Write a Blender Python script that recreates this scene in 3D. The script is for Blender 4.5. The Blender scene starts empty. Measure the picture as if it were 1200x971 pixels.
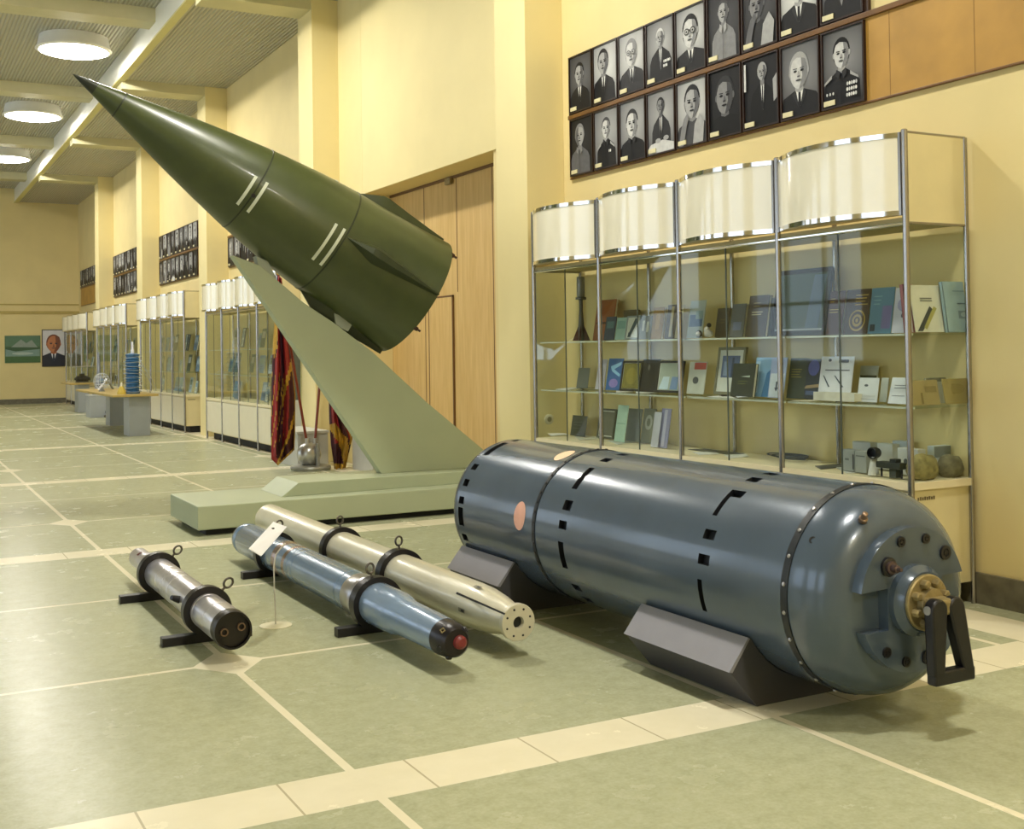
import bpy, math, random
from mathutils import Vector as V, Matrix
random.seed(7)
PI = math.pi
S, Cc = math.sin, math.cos
def rad(a): return a*PI/180
scn = bpy.context.scene
COL = scn.collection
# ------------------------------------------------------------------ camera
FPX, YAW, PIT, ROLL = 1373.54, .4935, .0162, -.0146
PX, PY = 600.0, 482-95.863
CAM = V((0, 0, 1.45))
fw = V((S(YAW)*Cc(PIT), Cc(YAW)*Cc(PIT), S(PIT)))
rt = V((Cc(YAW), -S(YAW), 0)); up = rt.cross(fw)
rt, up = rt*Cc(ROLL)+up*S(ROLL), -rt*S(ROLL)+up*Cc(ROLL)
cam = bpy.data.cameras.new('camera'); co = bpy.data.objects.new('camera', cam); COL.objects.link(co)
m = Matrix((rt, up, -fw)).transposed().to_4x4(); m.translation = CAM; co.matrix_world = m
cam.sensor_fit = 'HORIZONTAL'; cam.sensor_width = 36; cam.lens = FPX/1200*36
cam.shift_y = (PY-485.5)/1200; cam.clip_start = .05; cam.clip_end = 200
scn.camera = co
def ray(x, y): return rt*((x-PX)/FPX)-up*((y-PY)/FPX)+fw
def pl(x, y, ax, v):                       # where the sight line of a pixel meets a plane of the room
    d = ray(x, y); return CAM+d*((v-CAM[ax])/d[ax])
scn.view_settings.view_transform = 'Standard'
scn.view_settings.exposure = .38
# ------------------------------------------------------------------ materials
def lin(c):
    if isinstance(c, str):
        c = [int(c[i:i+2], 16)/255 for i in (0, 2, 4)]
    return tuple((x/12.92 if x <= .04045 else ((x+.055)/1.055)**2.4) for x in c)
MATS = {}
def mat(key, col, rough=.5, metal=0., var=.0, scale=6., bump=0., spec=.5, emit=0, coat=0):
    if key in MATS: return MATS[key]
    m = bpy.data.materials.new(key); m.use_nodes = True
    nt = m.node_tree; N = nt.nodes; L = nt.links; b = N['Principled BSDF']
    c = lin(col); b.inputs['Roughness'].default_value = rough; b.inputs['Metallic'].default_value = metal
    b.inputs['Specular IOR Level'].default_value = spec
    if coat: b.inputs['Coat Weight'].default_value = coat; b.inputs['Coat Roughness'].default_value = .08
    b.inputs['Base Color'].default_value = (*c, 1)
    if emit:
        b.inputs['Emission Color'].default_value = (*c, 1); b.inputs['Emission Strength'].default_value = emit
    if var or bump:
        tc = N.new('ShaderNodeTexCoord'); nz = N.new('ShaderNodeTexNoise')
        nz.inputs['Scale'].default_value = scale; nz.inputs['Detail'].default_value = 5
        L.new(tc.outputs['Object'], nz.inputs['Vector'])
        if var:
            rp = N.new('ShaderNodeValToRGB')
            rp.color_ramp.elements[0].position = .3; rp.color_ramp.elements[1].position = .7
            rp.color_ramp.elements[0].color = (*[x*(1-var) for x in c], 1)
            rp.color_ramp.elements[1].color = (*[min(1, x*(1+var)) for x in c], 1)
            L.new(nz.outputs['Fac'], rp.inputs['Fac']); L.new(rp.outputs['Color'], b.inputs['Base Color'])
        if bump:
            bp = N.new('ShaderNodeBump'); bp.inputs['Strength'].default_value = bump; bp.inputs['Distance'].default_value = .01
            L.new(nz.outputs['Fac'], bp.inputs['Height']); L.new(bp.outputs['Normal'], b.inputs['Normal'])
    MATS[key] = m; return m
def flat(col, rough=.6):
    return mat('paint_'+col, col, rough, var=.06, scale=15)
wallm = mat('wall_paint', 'e2cf94', .75, var=.04, scale=1.5, bump=.05)
wallm2 = mat('pilaster_paint', 'e6d69c', .7, var=.03, scale=1.5)
chrome = mat('chrome', 'a8a4a0', .26, .95, var=.03)
brightc = mat('bright_chrome', 'dcdcda', .08, 1., var=.02)
dkmetal = mat('dark_metal', '2a2a2c', .45, .3, var=.1)
blackm = mat('black_paint', '141216', .38, 0, var=.15, scale=20)
cream = mat('cream_panel', 'efe8d0', .12, 0, var=.02, coat=.5)
beige = mat('beige_board', 'dccf9f', .55, var=.03)
white = mat('white_paper', 'f4f4f6', .6, var=.02)
brass = mat('brass', '96875f', .45, .45, var=.25, scale=25, bump=.1)
steel = mat('brushed_steel', 'b4b2b4', .28, .85, var=.12, scale=14)
stand_m = mat('stand_paint', 'aab192', .5, var=.03, scale=3)
wood = mat('oak_board', 'b58a3c', .5, var=.12, scale=4)
def glass_mat():
    m = bpy.data.materials.new('clear_glass'); m.use_nodes = True; nt = m.node_tree; N = nt.nodes; L = nt.links
    N.remove(N['Principled BSDF']); o = N['Material Output']
    t = N.new('ShaderNodeBsdfTransparent'); t.inputs['Color'].default_value = (.95, .97, .95, 1)
    g = N.new('ShaderNodeBsdfGlossy'); g.inputs['Roughness'].default_value = .02; g.inputs['Color'].default_value = (.9, .95, .95, 1)
    lw = N.new('ShaderNodeLayerWeight'); lw.inputs['Blend'].default_value = .5
    p = N.new('ShaderNodeMath'); p.operation = 'POWER'; L.new(lw.outputs['Facing'], p.inputs[0]); p.inputs[1].default_value = 4.5
    f = N.new('ShaderNodeMath'); f.operation = 'MULTIPLY_ADD'; L.new(p.outputs[0], f.inputs[0]); f.inputs[1].default_value = .65; f.inputs[2].default_value = .018
    x = N.new('ShaderNodeMixShader'); L.new(f.outputs[0], x.inputs[0]); L.new(t.outputs[0], x.inputs[1]); L.new(g.outputs[0], x.inputs[2])
    L.new(x.outputs[0], o.inputs['Surface']); return m
glass = glass_mat()
pane_edge = mat('pane_edge', '4a5246', .3)
# ------------------------------------------------------------------ mesh builder
class MB:
    def __init__(s): s.v = []; s.f = []; s.i = []
    def face(s, pts, mi=0):
        b = len(s.v); s.v += [V(p) for p in pts]; s.f.append(tuple(range(b, b+len(pts)))); s.i.append(mi); return s
    def box(s, a, b, mi=0, M=None):
        x0, y0, z0 = a; x1, y1, z1 = b; k = len(s.v)
        P = [V(p) for p in ((x0,y0,z0),(x1,y0,z0),(x1,y1,z0),(x0,y1,z0),(x0,y0,z1),(x1,y0,z1),(x1,y1,z1),(x0,y1,z1))]
        s.v += [M @ p for p in P] if M else P
        for q in ((0,3,2,1),(4,5,6,7),(0,1,5,4),(1,2,6,5),(2,3,7,6),(3,0,4,7)):
            s.f.append(tuple(k+j for j in q)); s.i.append(mi)
        return s
    def lathe(s, prof, o, d, n=64, caps=(True, True), mi=0, seg=None, u=None):
        # prof: (distance along axis, radius[, material]) from o along d
        o = V(o); d = V(d).normalized(); u = V(u) if u else (V((0,0,1)) if abs(d.z) < .8 else V((1,0,0)))
        a = d.cross(u).normalized(); b = a.cross(d).normalized()
        k = len(s.v)
        for p in prof:
            for j in range(n):
                t = 2*PI*j/n; s.v.append(o+d*p[0]+(a*Cc(t)+b*S(t))*p[1])
        for r in range(len(prof)-1):
            for j in range(n):
                j2 = (j+1) % n
                s.f.append((k+r*n+j, k+r*n+j2, k+(r+1)*n+j2, k+(r+1)*n+j)); s.i.append(prof[r][2] if len(prof[r]) > 2 else mi)
        if caps[0]: s.f.append(tuple(k+j for j in range(n))[::-1]); s.i.append(mi)
        if caps[1]: s.f.append(tuple(k+(len(prof)-1)*n+j for j in range(n))); s.i.append(mi)
        return s
    def ring(s, o, d, r0, r1, w, n=64, mi=0):
        o = V(o); d = V(d).normalized(); o = o-d*(w/2)
        return s.lathe([(0,r0),(0,r1),(w,r1),(w,r0),(0,r0)], o, d, n, (False, False), mi)
    def tube(s, pts, r, n=10, mi=0, closed=False):
        pts = [V(p) for p in pts]; k = len(s.v); m = len(pts); prev = None
        for q in range(m):
            if closed: t = (pts[(q+1) % m]-pts[q-1]).normalized()
            else: t = (pts[min(q+1, m-1)]-pts[max(q-1, 0)]).normalized()
            u = prev if prev else (V((0,0,1)) if abs(t.z) < .9 else V((1,0,0)))
            a = (u-t*u.dot(t)).normalized(); prev = a; b = t.cross(a)
            rr = r[q] if isinstance(r, (list, tuple)) else r
            for j in range(n): s.v.append(pts[q]+(a*Cc(2*PI*j/n)+b*S(2*PI*j/n))*rr)
        for q in range(m if closed else m-1):
            q2 = (q+1) % m
            for j in range(n):
                j2 = (j+1) % n; s.f.append((k+q*n+j, k+q*n+j2, k+q2*n+j2, k+q2*n+j)); s.i.append(mi)
        if not closed:
            s.f.append(tuple(k+j for j in range(n))[::-1]); s.f.append(tuple(k+(m-1)*n+j for j in range(n))); s.i += [mi, mi]
        return s
    def prism(s, poly, off, mi=0):        # poly: 3-D points of one face, off: extrusion vector
        k = len(s.v); n = len(poly); off = V(off); s.v += [V(p) for p in poly]+[V(p)+off for p in poly]
        s.f.append(tuple(range(k, k+n))[::-1]); s.f.append(tuple(range(k+n, k+2*n))); s.i += [mi, mi]
        for j in range(n):
            j2 = (j+1) % n; s.f.append((k+j, k+j2, k+n+j2, k+n+j)); s.i.append(mi)
        return s
    def ball(s, c, r, mi=0, n=20, m=12, sc=(1,1,1)):
        prof = [(-r*Cc(PI*q/m), r*S(PI*q/m)+1e-5) for q in range(m+1)]
        k = len(s.v); s.lathe(prof, (0,0,0), (0,0,1), n, (True, True), mi)
        for q in range(k, len(s.v)): p = s.v[q]; s.v[q] = V((p.x*sc[0], p.y*sc[1], p.z*sc[2]))+V(c)
        return s
    def build(s, name, mats, parent=None, ang=35, bev=0):
        me = bpy.data.meshes.new(name); o0 = ORG.get(parent.name, V((0,0,0))) if parent else V((0,0,0))
        org = o0
        me.from_pydata([p-o0 for p in s.v], [], s.f)
        for mm in (mats if isinstance(mats, (list, tuple)) else [mats]): me.materials.append(mm)
        me.polygons.foreach_set('material_index', s.i)
        import bmesh
        bm = bmesh.new(); bm.from_mesh(me); bmesh.ops.remove_doubles(bm, verts=bm.verts, dist=1e-5)
        bmesh.ops.recalc_face_normals(bm, faces=bm.faces); bm.to_mesh(me); bm.free()
        if ang:
            me.polygons.foreach_set('use_smooth', [True]*len(me.polygons)); me.set_sharp_from_angle(angle=rad(ang))
        o = bpy.data.objects.new(name, me); COL.objects.link(o)
        if bev:
            bb = o.modifiers.new('bevel', 'BEVEL'); bb.width = bev; bb.segments = 2; bb.limit_method = 'ANGLE'; bb.angle_limit = rad(40)
        if parent: o.parent = parent
        ORG[o.name] = org
        return o
ORG = {}
def tag(o, label, cat, group=None):
    o['label'] = label; o['category'] = cat
    if group: o['group'] = group
    return o
def thing(name, label, cat, loc, group=None):
    o = bpy.data.objects.new(name, None); COL.objects.link(o); o.location = loc; o.empty_display_size = .1
    ORG[o.name] = V(loc); return tag(o, label, cat, group)
def recentre(o):                             # a one-mesh thing gets its origin at its own base
    me = o.data; xs = [v.co for v in me.vertices]
    c = V((sum(p.x for p in xs)/len(xs), sum(p.y for p in xs)/len(xs), min(p.z for p in xs)))
    me.transform(Matrix.Translation(-c)); o.location = c; return o
def struct(name, mb, mats, ang=0, bev=0):
    o = mb.build(name, mats, None, ang, bev); o['kind'] = 'structure'; return o
def dup(root, loc, label=None, group=None):
    r = root.copy(); COL.objects.link(r); r.location = loc
    if label: r['label'] = label
    if group: r['group'] = group
    for ch in list(root.children):
        c = ch.copy(); COL.objects.link(c); c.parent = r
        for g in list(ch.children):
            d = g.copy(); COL.objects.link(d); d.parent = c
    return r
# ================================================================== ROOM SHELL
WX = 5.37; YE = 38.2; YN = -4.0; XL = -9.0; ZC = 6.1; ZH = 6.5; PITCH = 5.75
def floor_mat():
    m = bpy.data.materials.new('terrazzo_floor'); m.use_nodes = True; nt = m.node_tree; N = nt.nodes; L = nt.links
    b = N['Principled BSDF']
    tc = N.new('ShaderNodeTexCoord'); sp = N.new('ShaderNodeSeparateXYZ'); L.new(tc.outputs['Object'], sp.inputs[0])
    def mth(op, a, bb=None, clamp=False):
        n = N.new('ShaderNodeMath'); n.operation = op; n.use_clamp = clamp
        for i, x in enumerate((a, bb)):
            if x is None: continue
            if isinstance(x, (int, float)): n.inputs[i].default_value = x
            else: L.new(x, n.inputs[i])
        return n.outputs[0]
    X, Y = sp.outputs[0], sp.outputs[1]
    def band(c, per, off, w):               # 1 inside a stripe of width w repeating every per
        t = mth('SUBTRACT', c, off); t = mth('DIVIDE', t, per); t = mth('ADD', t, .5); t = mth('FRACT', t); t = mth('SUBTRACT', t, .5)
        t = mth('ABSOLUTE', t); t = mth('MULTIPLY', t, per); return t, mth('LESS_THAN', t, w/2)
    dx, lx = band(X, 1.64, 1.42, .034); dy, ly = band(Y, 1.77, 5.49, .03)
    _, big = band(Y, 5.31, 3.72, .30)
    dy2, _ = band(Y, 5.31, 5.49, .03); dx2, _ = band(X, 3.28, 1.42, .03)
    dia = mth('LESS_THAN', mth('ADD', dx2, mth('MULTIPLY', dy2, .75)), .17)
    _, big2 = band(X, 40, 5.02, .34)
    thin = mth('MAXIMUM', lx, ly)
    bands = mth('MAXIMUM', mth('MAXIMUM', thin, big), mth('MAXIMUM', dia, big2))
    # joints between the slabs of the wide band
    _, jx = band(X, .46, 1.16, .008); joint = mth('MULTIPLY', jx, big)
    def noise(scale, det, v=None):
        n = N.new('ShaderNodeTexNoise'); n.inputs['Scale'].default_value = scale; n.inputs['Detail'].default_value = det
        n.inputs['Roughness'].default_value = .65
        L.new(v or tc.outputs['Object'], n.inputs['Vector']); return n.outputs['Fac']
    def ramp(f, c0, c1, p0=.3, p1=.7):
        r = N.new('ShaderNodeValToRGB'); e = r.color_ramp.elements
        e[0].position = p0; e[1].position = p1; e[0].color = (*lin(c0), 1); e[1].color = (*lin(c1), 1); L.new(f, r.inputs[0]); return r.outputs[0]
    def mix(f, a, bb, mode='MIX'):
        x = N.new('ShaderNodeMix'); x.data_type = 'RGBA'; x.blend_type = mode
        if isinstance(f, (int, float)): x.inputs[0].default_value = f
        else: L.new(f, x.inputs[0])
        L.new(a, x.inputs[6]); L.new(bb, x.inputs[7]); return x.outputs[2]
    g1 = ramp(noise(2.5, 4), 'a6a886', 'b3b494', .25, .75); g2 = ramp(noise(60, 3), '989b7a', 'bebfa2')
    g = mix(.5, g1, g2); g3 = ramp(noise(14, 3), '929672', 'bbbb9c', .3, .7); g = mix(.35, g, g3)
    c = ramp(noise(5, 6), 'dcd4b4', 'e6dec2', .2, .8)
    col = mix(bands, g, c); 
    jc = N.new('ShaderNodeRGB'); jc.outputs[0].default_value = (*lin('b5ac8c'), 1)
    col = mix(joint, col, jc.outputs[0])
    L.new(col, b.inputs['Base Color'])
    rr = N.new('ShaderNodeMapRange'); rr.inputs[3].default_value = .2; rr.inputs[4].default_value = .32; L.new(noise(3, 6), rr.inputs[0])
    L.new(rr.outputs[0], b.inputs['Roughness']); b.inputs['Specular IOR Level'].default_value = .07
    return m
struct('floor', MB().box((XL, YN, -.1), (WX+.6, YE+.3, 0)), floor_mat())
# right wall, with the deep opening of the big wooden door
DY0, DY1, DZ = 10.32, 13.86, 3.42; DX = 5.73
w = MB()
w.box((WX, YN, 0), (WX+.45, DY0, 7)).box((WX, DY1, 0), (WX+.45, YE, 7)).box((WX, DY0, DZ), (WX+.45, DY1, 7))
struct('wall_right', w, wallm)
struct('wall_far', MB().box((XL, YE, 0), (WX+.45, YE+.3, 7)), wallm)
struct('wall_near', MB().box((XL, YN-.3, 0), (WX+.45, YN, 7)), wallm)
# left wall with tall windows (the daylight seen in every reflection)
w = MB(); w.box((XL-.3, YN, 0), (XL, YE, 1.0)).box((XL-.3, YN, 5.2), (XL, YE, 7))
ys = []
k = -1
while 3.45+PITCH*k-1.9 < YE:
    c = 3.45+PITCH*k
    ys.append(c); k += 1
edges = [YN]+[e for c in ys for e in (max(YN+.05, c-1.9), min(YE-.05, c+1.9))]+[YE]
for q in range(0, len(edges), 2): w.box((XL-.3, edges[q], 1.0), (XL, edges[q+1], 5.2))
struct('wall_left', w, wallm)
for q, c in enumerate(ys):
    y0, y1 = edges[1+2*q], edges[2+2*q]
    fr = MB()
    for yy in [y0+(y1-y0)*t/3 for t in range(4)]: fr.box((XL-.2, yy-.04, 1.0), (XL-.1, yy+.04, 5.2))
    for zz in (1.04, 2.4, 5.16): fr.box((XL-.2, y0, zz-.04), (XL-.1, y1, zz+.04))
    struct('window_%d' % (q+1), fr, mat('window_frame', 'e8e4d8', .5, var=.03))
# pilasters, recess trim
for q in range(7):
    y0 = 8.96+PITCH*(q-1)
    if y0 > YE-.6: continue
    struct('trim_%d' % (q+1), MB().box((4.99, y0, 0), (WX, y0+.58, 6.1)), wallm2, bev=.004)
struct('trim_10', MB().box((5.345, 9.54, DZ), (WX, 13.86, 6.1)).box((5.35, 13.88, 0), (WX, 14.71, 6.1)), wallm2, bev=.003)
struct('trim_11', MB().box((XL, YE-.04, 2.72), (WX, YE, 2.8)).box((XL, YE-.02, 2.98), (WX, YE, 3.02)), mat('ledge_paint', 'b8a35c', .6, var=.05))
struct('baseboard_right', MB().box((WX-.025, YN, 0), (WX, 8.96, .17)).box((WX-.025, 15.3, 0), (WX, YE, .17)), mat('dark_stone', '6b6552', .4, var=.25, scale=12))
struct('baseboard_far', MB().box((XL, YE-.03, 0), (WX, YE, .15)), mat('dark_stone', '6b6552'))
# wooden door wall in the recess: wide boards, and a small wicket door in it
def door_wood():
    m = mat('door_wood', 'c19a5c', .5); nt = m.node_tree; N = nt.nodes; L = nt.links; b = N['Principled BSDF']
    tc = N.new('ShaderNodeTexCoord'); mp = N.new('ShaderNodeMapping'); mp.inputs['Scale'].default_value = (8, 8, .7)
    nz = N.new('ShaderNodeTexNoise'); nz.inputs['Scale'].default_value = 3; nz.inputs['Detail'].default_value = 8
    rp = N.new('ShaderNodeValToRGB'); e = rp.color_ramp.elements; e[0].position = .3; e[1].position = .72
    e[0].color = (*lin('c7a25e'), 1); e[1].color = (*lin('d8b676'), 1)
    L.new(tc.outputs['Object'], mp.inputs[0]); L.new(mp.outputs[0], nz.inputs['Vector']); L.new(nz.outputs['Fac'], rp.inputs[0]); L.new(rp.outputs[0], b.inputs['Base Color'])
    return m
dw = door_wood(); dkwood = mat('door_gap', '6a4a22', .6)
d = MB().box((DX, DY0, 0), (DX+.06, DY1, DZ), 0)
for yy in (11.05, 11.93, 12.83): d.box((DX-.003, yy-.006, 2.1 if yy > 11.5 and yy < 12.7 else 0), (DX+.01, yy+.006, DZ), 1)
d.box((DX-.02, DY0, DZ-.03), (DX, DY1, DZ), 1)
door = struct('door_1', d, [dw, dkwood])
wk = MB().box((DX-.02, 12.05, .0), (DX, 12.68, 2.05), 0)
for a in ((12.03, 0, 12.05, 2.07), (12.68, 0, 12.70, 2.07), (12.03, 2.05, 12.70, 2.07)): wk.box((DX-.022, a[0], a[1]), (DX, a[2], a[3]), 1)
wk.build('wicket_door', [dw, dkwood], door, 0)
MB().box((DX-.05, 12.0, 3.33), (DX-.02, 12.14, 3.4)).build('latch', brass, door, 0)
# ceiling: raised slatted middle, lowered slatted side aisle, white fascia with light on it
def ceil_mat(key, c0, c1, rough):
    m = bpy.data.materials.new(key); m.use_nodes = True; nt = m.node_tree; N = nt.nodes; L = nt.links; b = N['Principled BSDF']
    tc = N.new('ShaderNodeTexCoord'); wv = N.new('ShaderNodeTexWave'); wv.wave_type = 'BANDS'; wv.bands_direction = 'X'
    wv.inputs['Scale'].default_value = 5.5; wv.inputs['Distortion'].default_value = 0
    rp = N.new('ShaderNodeValToRGB'); e = rp.color_ramp.elements; e[0].position = .05; e[1].position = .5
    e[0].color = (*lin(c0), 1); e[1].color = (*lin(c1), 1)
    bp = N.new('ShaderNodeBump'); bp.inputs['Distance'].default_value = .03; bp.inputs['Strength'].default_value = .7
    L.new(tc.outputs['Object'], wv.inputs['Vector']); L.new(wv.outputs['Fac'], rp.inputs[0]); L.new(rp.outputs[0], b.inputs['Base Color'])
    L.new(wv.outputs['Fac'], bp.inputs['Height']); L.new(bp.outputs['Normal'], b.inputs['Normal']); b.inputs['Roughness'].default_value = rough
    return m
cm = ceil_mat('slatted_ceiling', 'a6a290', 'bdb9a8', .4)
struct('ceiling', MB().box((3.56, YN, ZC), (WX, YE, ZC+.1)).box((-3.56, YN, ZH), (3.6, YE, ZH+.1)).box((XL, YN, ZC), (-3.56, YE, ZC+.1)), cm)
struct('trim_12', MB().box((3.55, YN, ZC-.01), (3.59, YE, ZH)).box((-3.59, YN, ZC-.02), (-3.55, YE, ZH)), mat('fascia_white', 'f1efe2', .3, var=.02))
struct('trim_13', MB().box((3.53, YN, ZC-.035), (3.65, YE, ZC-.01)).box((-3.65, YN, ZC-.035), (-3.53, YE, ZC-.01)), mat('fascia_edge', 'd8cf8e', .6, var=.02))
bm_ = MB()
for q in range(8):
    y0 = 8.96+PITCH*(q-2)
    if y0+.5 < YE: bm_.box((3.6, y0+.02, ZC-.16), (5.0, y0+.5, ZC)); bm_.box((-3.55, y0+2.75, ZH-.2), (3.55, y0+3.2, ZH)) if y0+3.3 < YE else 0
struct('trim_14', bm_, mat('beam_paint', 'c9c29a', .6, var=.03))
# ceiling lamps
lampm = mat('lamp_diffuser', 'fffaf0', .5)
_b = lampm.node_tree.nodes['Principled BSDF']; _b.inputs['Emission Color'].default_value = (1, .96, .87, 1); _b.inputs['Emission Strength'].default_value = 18
glowm = mat('added_glow_disc', 'fffaf0', .5)  # small glowing disc added under the diffuser to make shadows crisper
_b = glowm.node_tree.nodes['Principled BSDF']; _b.inputs['Emission Color'].default_value = (1, .96, .87, 1); _b.inputs['Emission Strength'].default_value = 430
lamp0 = None
for col_, x in enumerate((2.72,)):
    for q in range(-1, 6):
        y = 2.4+PITCH*q
        if lamp0 is None:
            lamp0 = t = thing('ceiling_lamp', '', 'lamp', (x, y, ZH))
            MB().lathe([(0, .52), (.16, .55), (.20, .58), (.22, .55)], (x, y, ZH), (0,0,-1), 48).build('lamp_rim', mat('lamp_rim', 'f6f4ee', .4, 0, var=.02), t)
            MB().lathe([(.215, .54), (.24, .46), (.25, .2), (.252, .01)], (x, y, ZH), (0,0,-1), 48, (True, True)).build('lamp_diffuser', lampm, t)
            MB().lathe([(.25, .16), (.27, .15), (.28, .10), (.285, .01)], (x, y, ZH), (0,0,-1), 32).build('added_glow_disc', glowm, t)
        else: t = dup(lamp0, (x, y, ZH))
        t['group'] = 'round ceiling lamps'
        t['label'] = {(0,3): 'round glowing ceiling lamp nearest the tip of the green missile nose', (0,4): 'round glowing ceiling lamp second in line, at the left edge of the picture'}.get((col_, q), 'round ceiling lamp beside the white fascia, over the %s bay' % (['entrance', 'nearest', 'second', 'third', 'fourth', 'fifth', 'last'][q+1]))
# world: soft daylight outside the windows
wd = bpy.data.worlds.new('daylight'); scn.world = wd; wd.use_nodes = True
wd.node_tree.nodes['Background'].inputs[0].default_value = (.72, .85, 1, 1); wd.node_tree.nodes['Background'].inputs[1].default_value = 2.4
# ================================================================== GREY BOMB CASING ON CRADLES
BX, BZ, BR = 3.418, .4845, .4095
def cy(Y, a, r=BR): return V((BX+r*Cc(rad(a)), Y, BZ+r*S(rad(a))))
greyp = mat('grey_hull', '4f5c6a', .24, .15, var=.10, scale=3, coat=.35)
pockm = mat('pocket_dark', '17191c', .5, var=.1)  # pocket walls near-black, the shade of the recess put into the colour
bomb = thing('bomb_casing', 'huge blue-grey cylindrical bomb casing with domed nose and black shackle, lying on grey cradles', 'bomb', (BX, 4.9, 0))
# hull: a cylinder grid with real sunk pockets
rows = {}
def pocket(y0, y1, a0, a1): rows.setdefault((y0, y1), []).append((a0, a1))
for a0, a1 in ((90,97),(104,126),(136,142.5),(151,157.5),(167,173),(176,190),(198,204),(219,225),(240,262),(277,283),(298,304),(316,330),(346,352),(6,12),(28,34),(48,68)): pocket(6.235, 6.30, a0, a1)
for a0, a1 in ((92,98),(106,112),(152,158.5),(167,173),(214,220),(228,234),(242,262),(274,280),(290,296),(308,330),(344,350),(358,364),(14,20),(30,36),(50,70)): pocket(5.06, 5.135, a0, a1)
for a0, a1 in ((121,142),(182,201)): pocket(5.085, 5.135, a0, a1)
for a0, a1 in ((91,97),(105.5,111.5),(151.5,158),(167,173),(214,220),(228,234),(242,262),(274,280),(290,296),(308,330),(344,350),(358,364),(14,20),(30,36),(50,70)): pocket(3.91, 3.985, a0, a1)
for a0, a1 in ((121,142),(182,201)): pocket(3.955, 3.985, a0, a1)
for a0, a1 in ((121,127),): pocket(3.89, 3.955, a0, a1)
def inpk(y, a):
    for (y0, y1), L_ in rows.items():
        if y0 < y < y1:
            for a0, a1 in L_:
                if a0 <= a % 360 < a1 or a0 <= a % 360+360 < a1: return True
    return False
hull = MB()
YS = sorted({3.455, 5.37, 5.41, 6.33, 6.335, 6.345, 6.35}|{y for k in rows for y in k}|{3.7, 4.2, 4.5, 4.8, 5.25, 5.6, 5.9, 6.1})
NA = 240; da = 360/NA
for a_, b_ in zip(YS, YS[1:]):
    for j in range(NA):
        a0, a1 = j*da, (j+1)*da; am = (a0+a1)/2; ym = (a_+b_)/2
        if inpk(ym, am):
            r1 = BR-.03
            hull.face([cy(a_, a0, r1), cy(a_, a1, r1), cy(b_, a1, r1), cy(b_, a0, r1)], 1 if b_-a_ < .052 else 2)
            if not inpk(ym, am-da): hull.face([cy(a_, a0), cy(b_, a0), cy(b_, a0, r1), cy(a_, a0, r1)], 1)
            if not inpk(ym, am+da): hull.face([cy(a_, a1), cy(b_, a1), cy(b_, a1, r1), cy(a_, a1, r1)], 1)
            ka, kb = YS.index(a_), YS.index(b_)
            if ka == 0 or not inpk((YS[ka-1]+a_)/2, am): hull.face([cy(a_, a0), cy(a_, a1), cy(a_, a1, r1), cy(a_, a0, r1)], 1)
            if kb == len(YS)-1 or not inpk((YS[kb+1]+b_)/2, am): hull.face([cy(b_, a0), cy(b_, a1), cy(b_, a1, r1), cy(b_, a0, r1)], 1)
        else:
            g = 1 if (a_, b_) == (6.335, 6.345) else 0
            hull.face([cy(a_, a0), cy(a_, a1), cy(b_, a1), cy(b_, a0)], g)
hull.lathe([(0, BR), (.02, BR-.004), (.04, BR-.018), (.05, BR-.04), (.053, BR-.06)], (BX, 6.35, BZ), (0,1,0), 240, (False, True))
hull.build('hull', [greyp, pockm, mat('pocket_floor_shade', '3c454c', .45, .1, var=.1)], bomb, 30)  # pocket floors a darker hull grey, with recess shade in the colour
# seam bands with rows of screws
sb = MB().lathe([(0, BR-.001), (0, BR+.004), (.03, BR+.004), (.03, BR-.001)], (BX, 5.375, BZ), (0,1,0), 120, (False, False))
seam = sb.build('seam_band', mat('seam_dark', '1e2225', .5, .1, var=.2, scale=30), bomb)
for Yb, name in ((5.39, 'rear'),):
    for q in range(48):
        a = q*7.5; c = cy(Yb, a, BR+.003); n = (c-V((BX, Yb, BZ))).normalized()
        MB().lathe([(0, .008), (.005, .007)], c, n, 8).build('screw', dkmetal, seam) if 80 < a < 260 else None
sb = MB().lathe([(0, BR-.003), (0, BR+.003), (.036, BR+.003), (.036, BR-.003)], (BX, 3.43, BZ), (0,1,0), 120, (False, False))
seam2 = sb.build('nose_band', mat('seam_dark', '1e2225'), bomb)
for q in range(24):
    a = q*15+7; c = cy(3.448, a, BR+.002); n = (c-V((BX, 3.448, BZ))).normalized()
    MB().lathe([(0, .008), (.004, .008), (.007, .005)], c, n, 10).build('screw', steel, seam2)
# domed nose
prof = [(3.43-y, r) for y, r in ((3.43,.408),(3.40,.405),(3.36,.397),(3.32,.383),(3.285,.360),(3.26,.333),(3.245,.305),(3.238,.28),(3.238,.05))]
MB().lathe(prof, (BX, 3.43, BZ), (0,-1,0), 120, (False, True)).build('dome', greyp, bomb, 50)
# nose plate with two notches
PR = .272; poly = []
def arc(r, a0, a1, n): return [(r*Cc(rad(a0+(a1-a0)*t/n)), r*S(rad(a0+(a1-a0)*t/n))) for t in range(n+1)]
poly += arc(PR, 16.8, 169.5, 48)+[(-.135, .055), (-.135, -.10)]+arc(PR, 201.6, 338.4, 44)+[(.15, -.10), (.15, .075)]
P3 = [V((BX+x, 3.19, BZ+z)) for x, z in poly]
plate = MB().prism(P3, (0, .062, 0)).build('nose_plate', greyp, bomb, 30)
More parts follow.
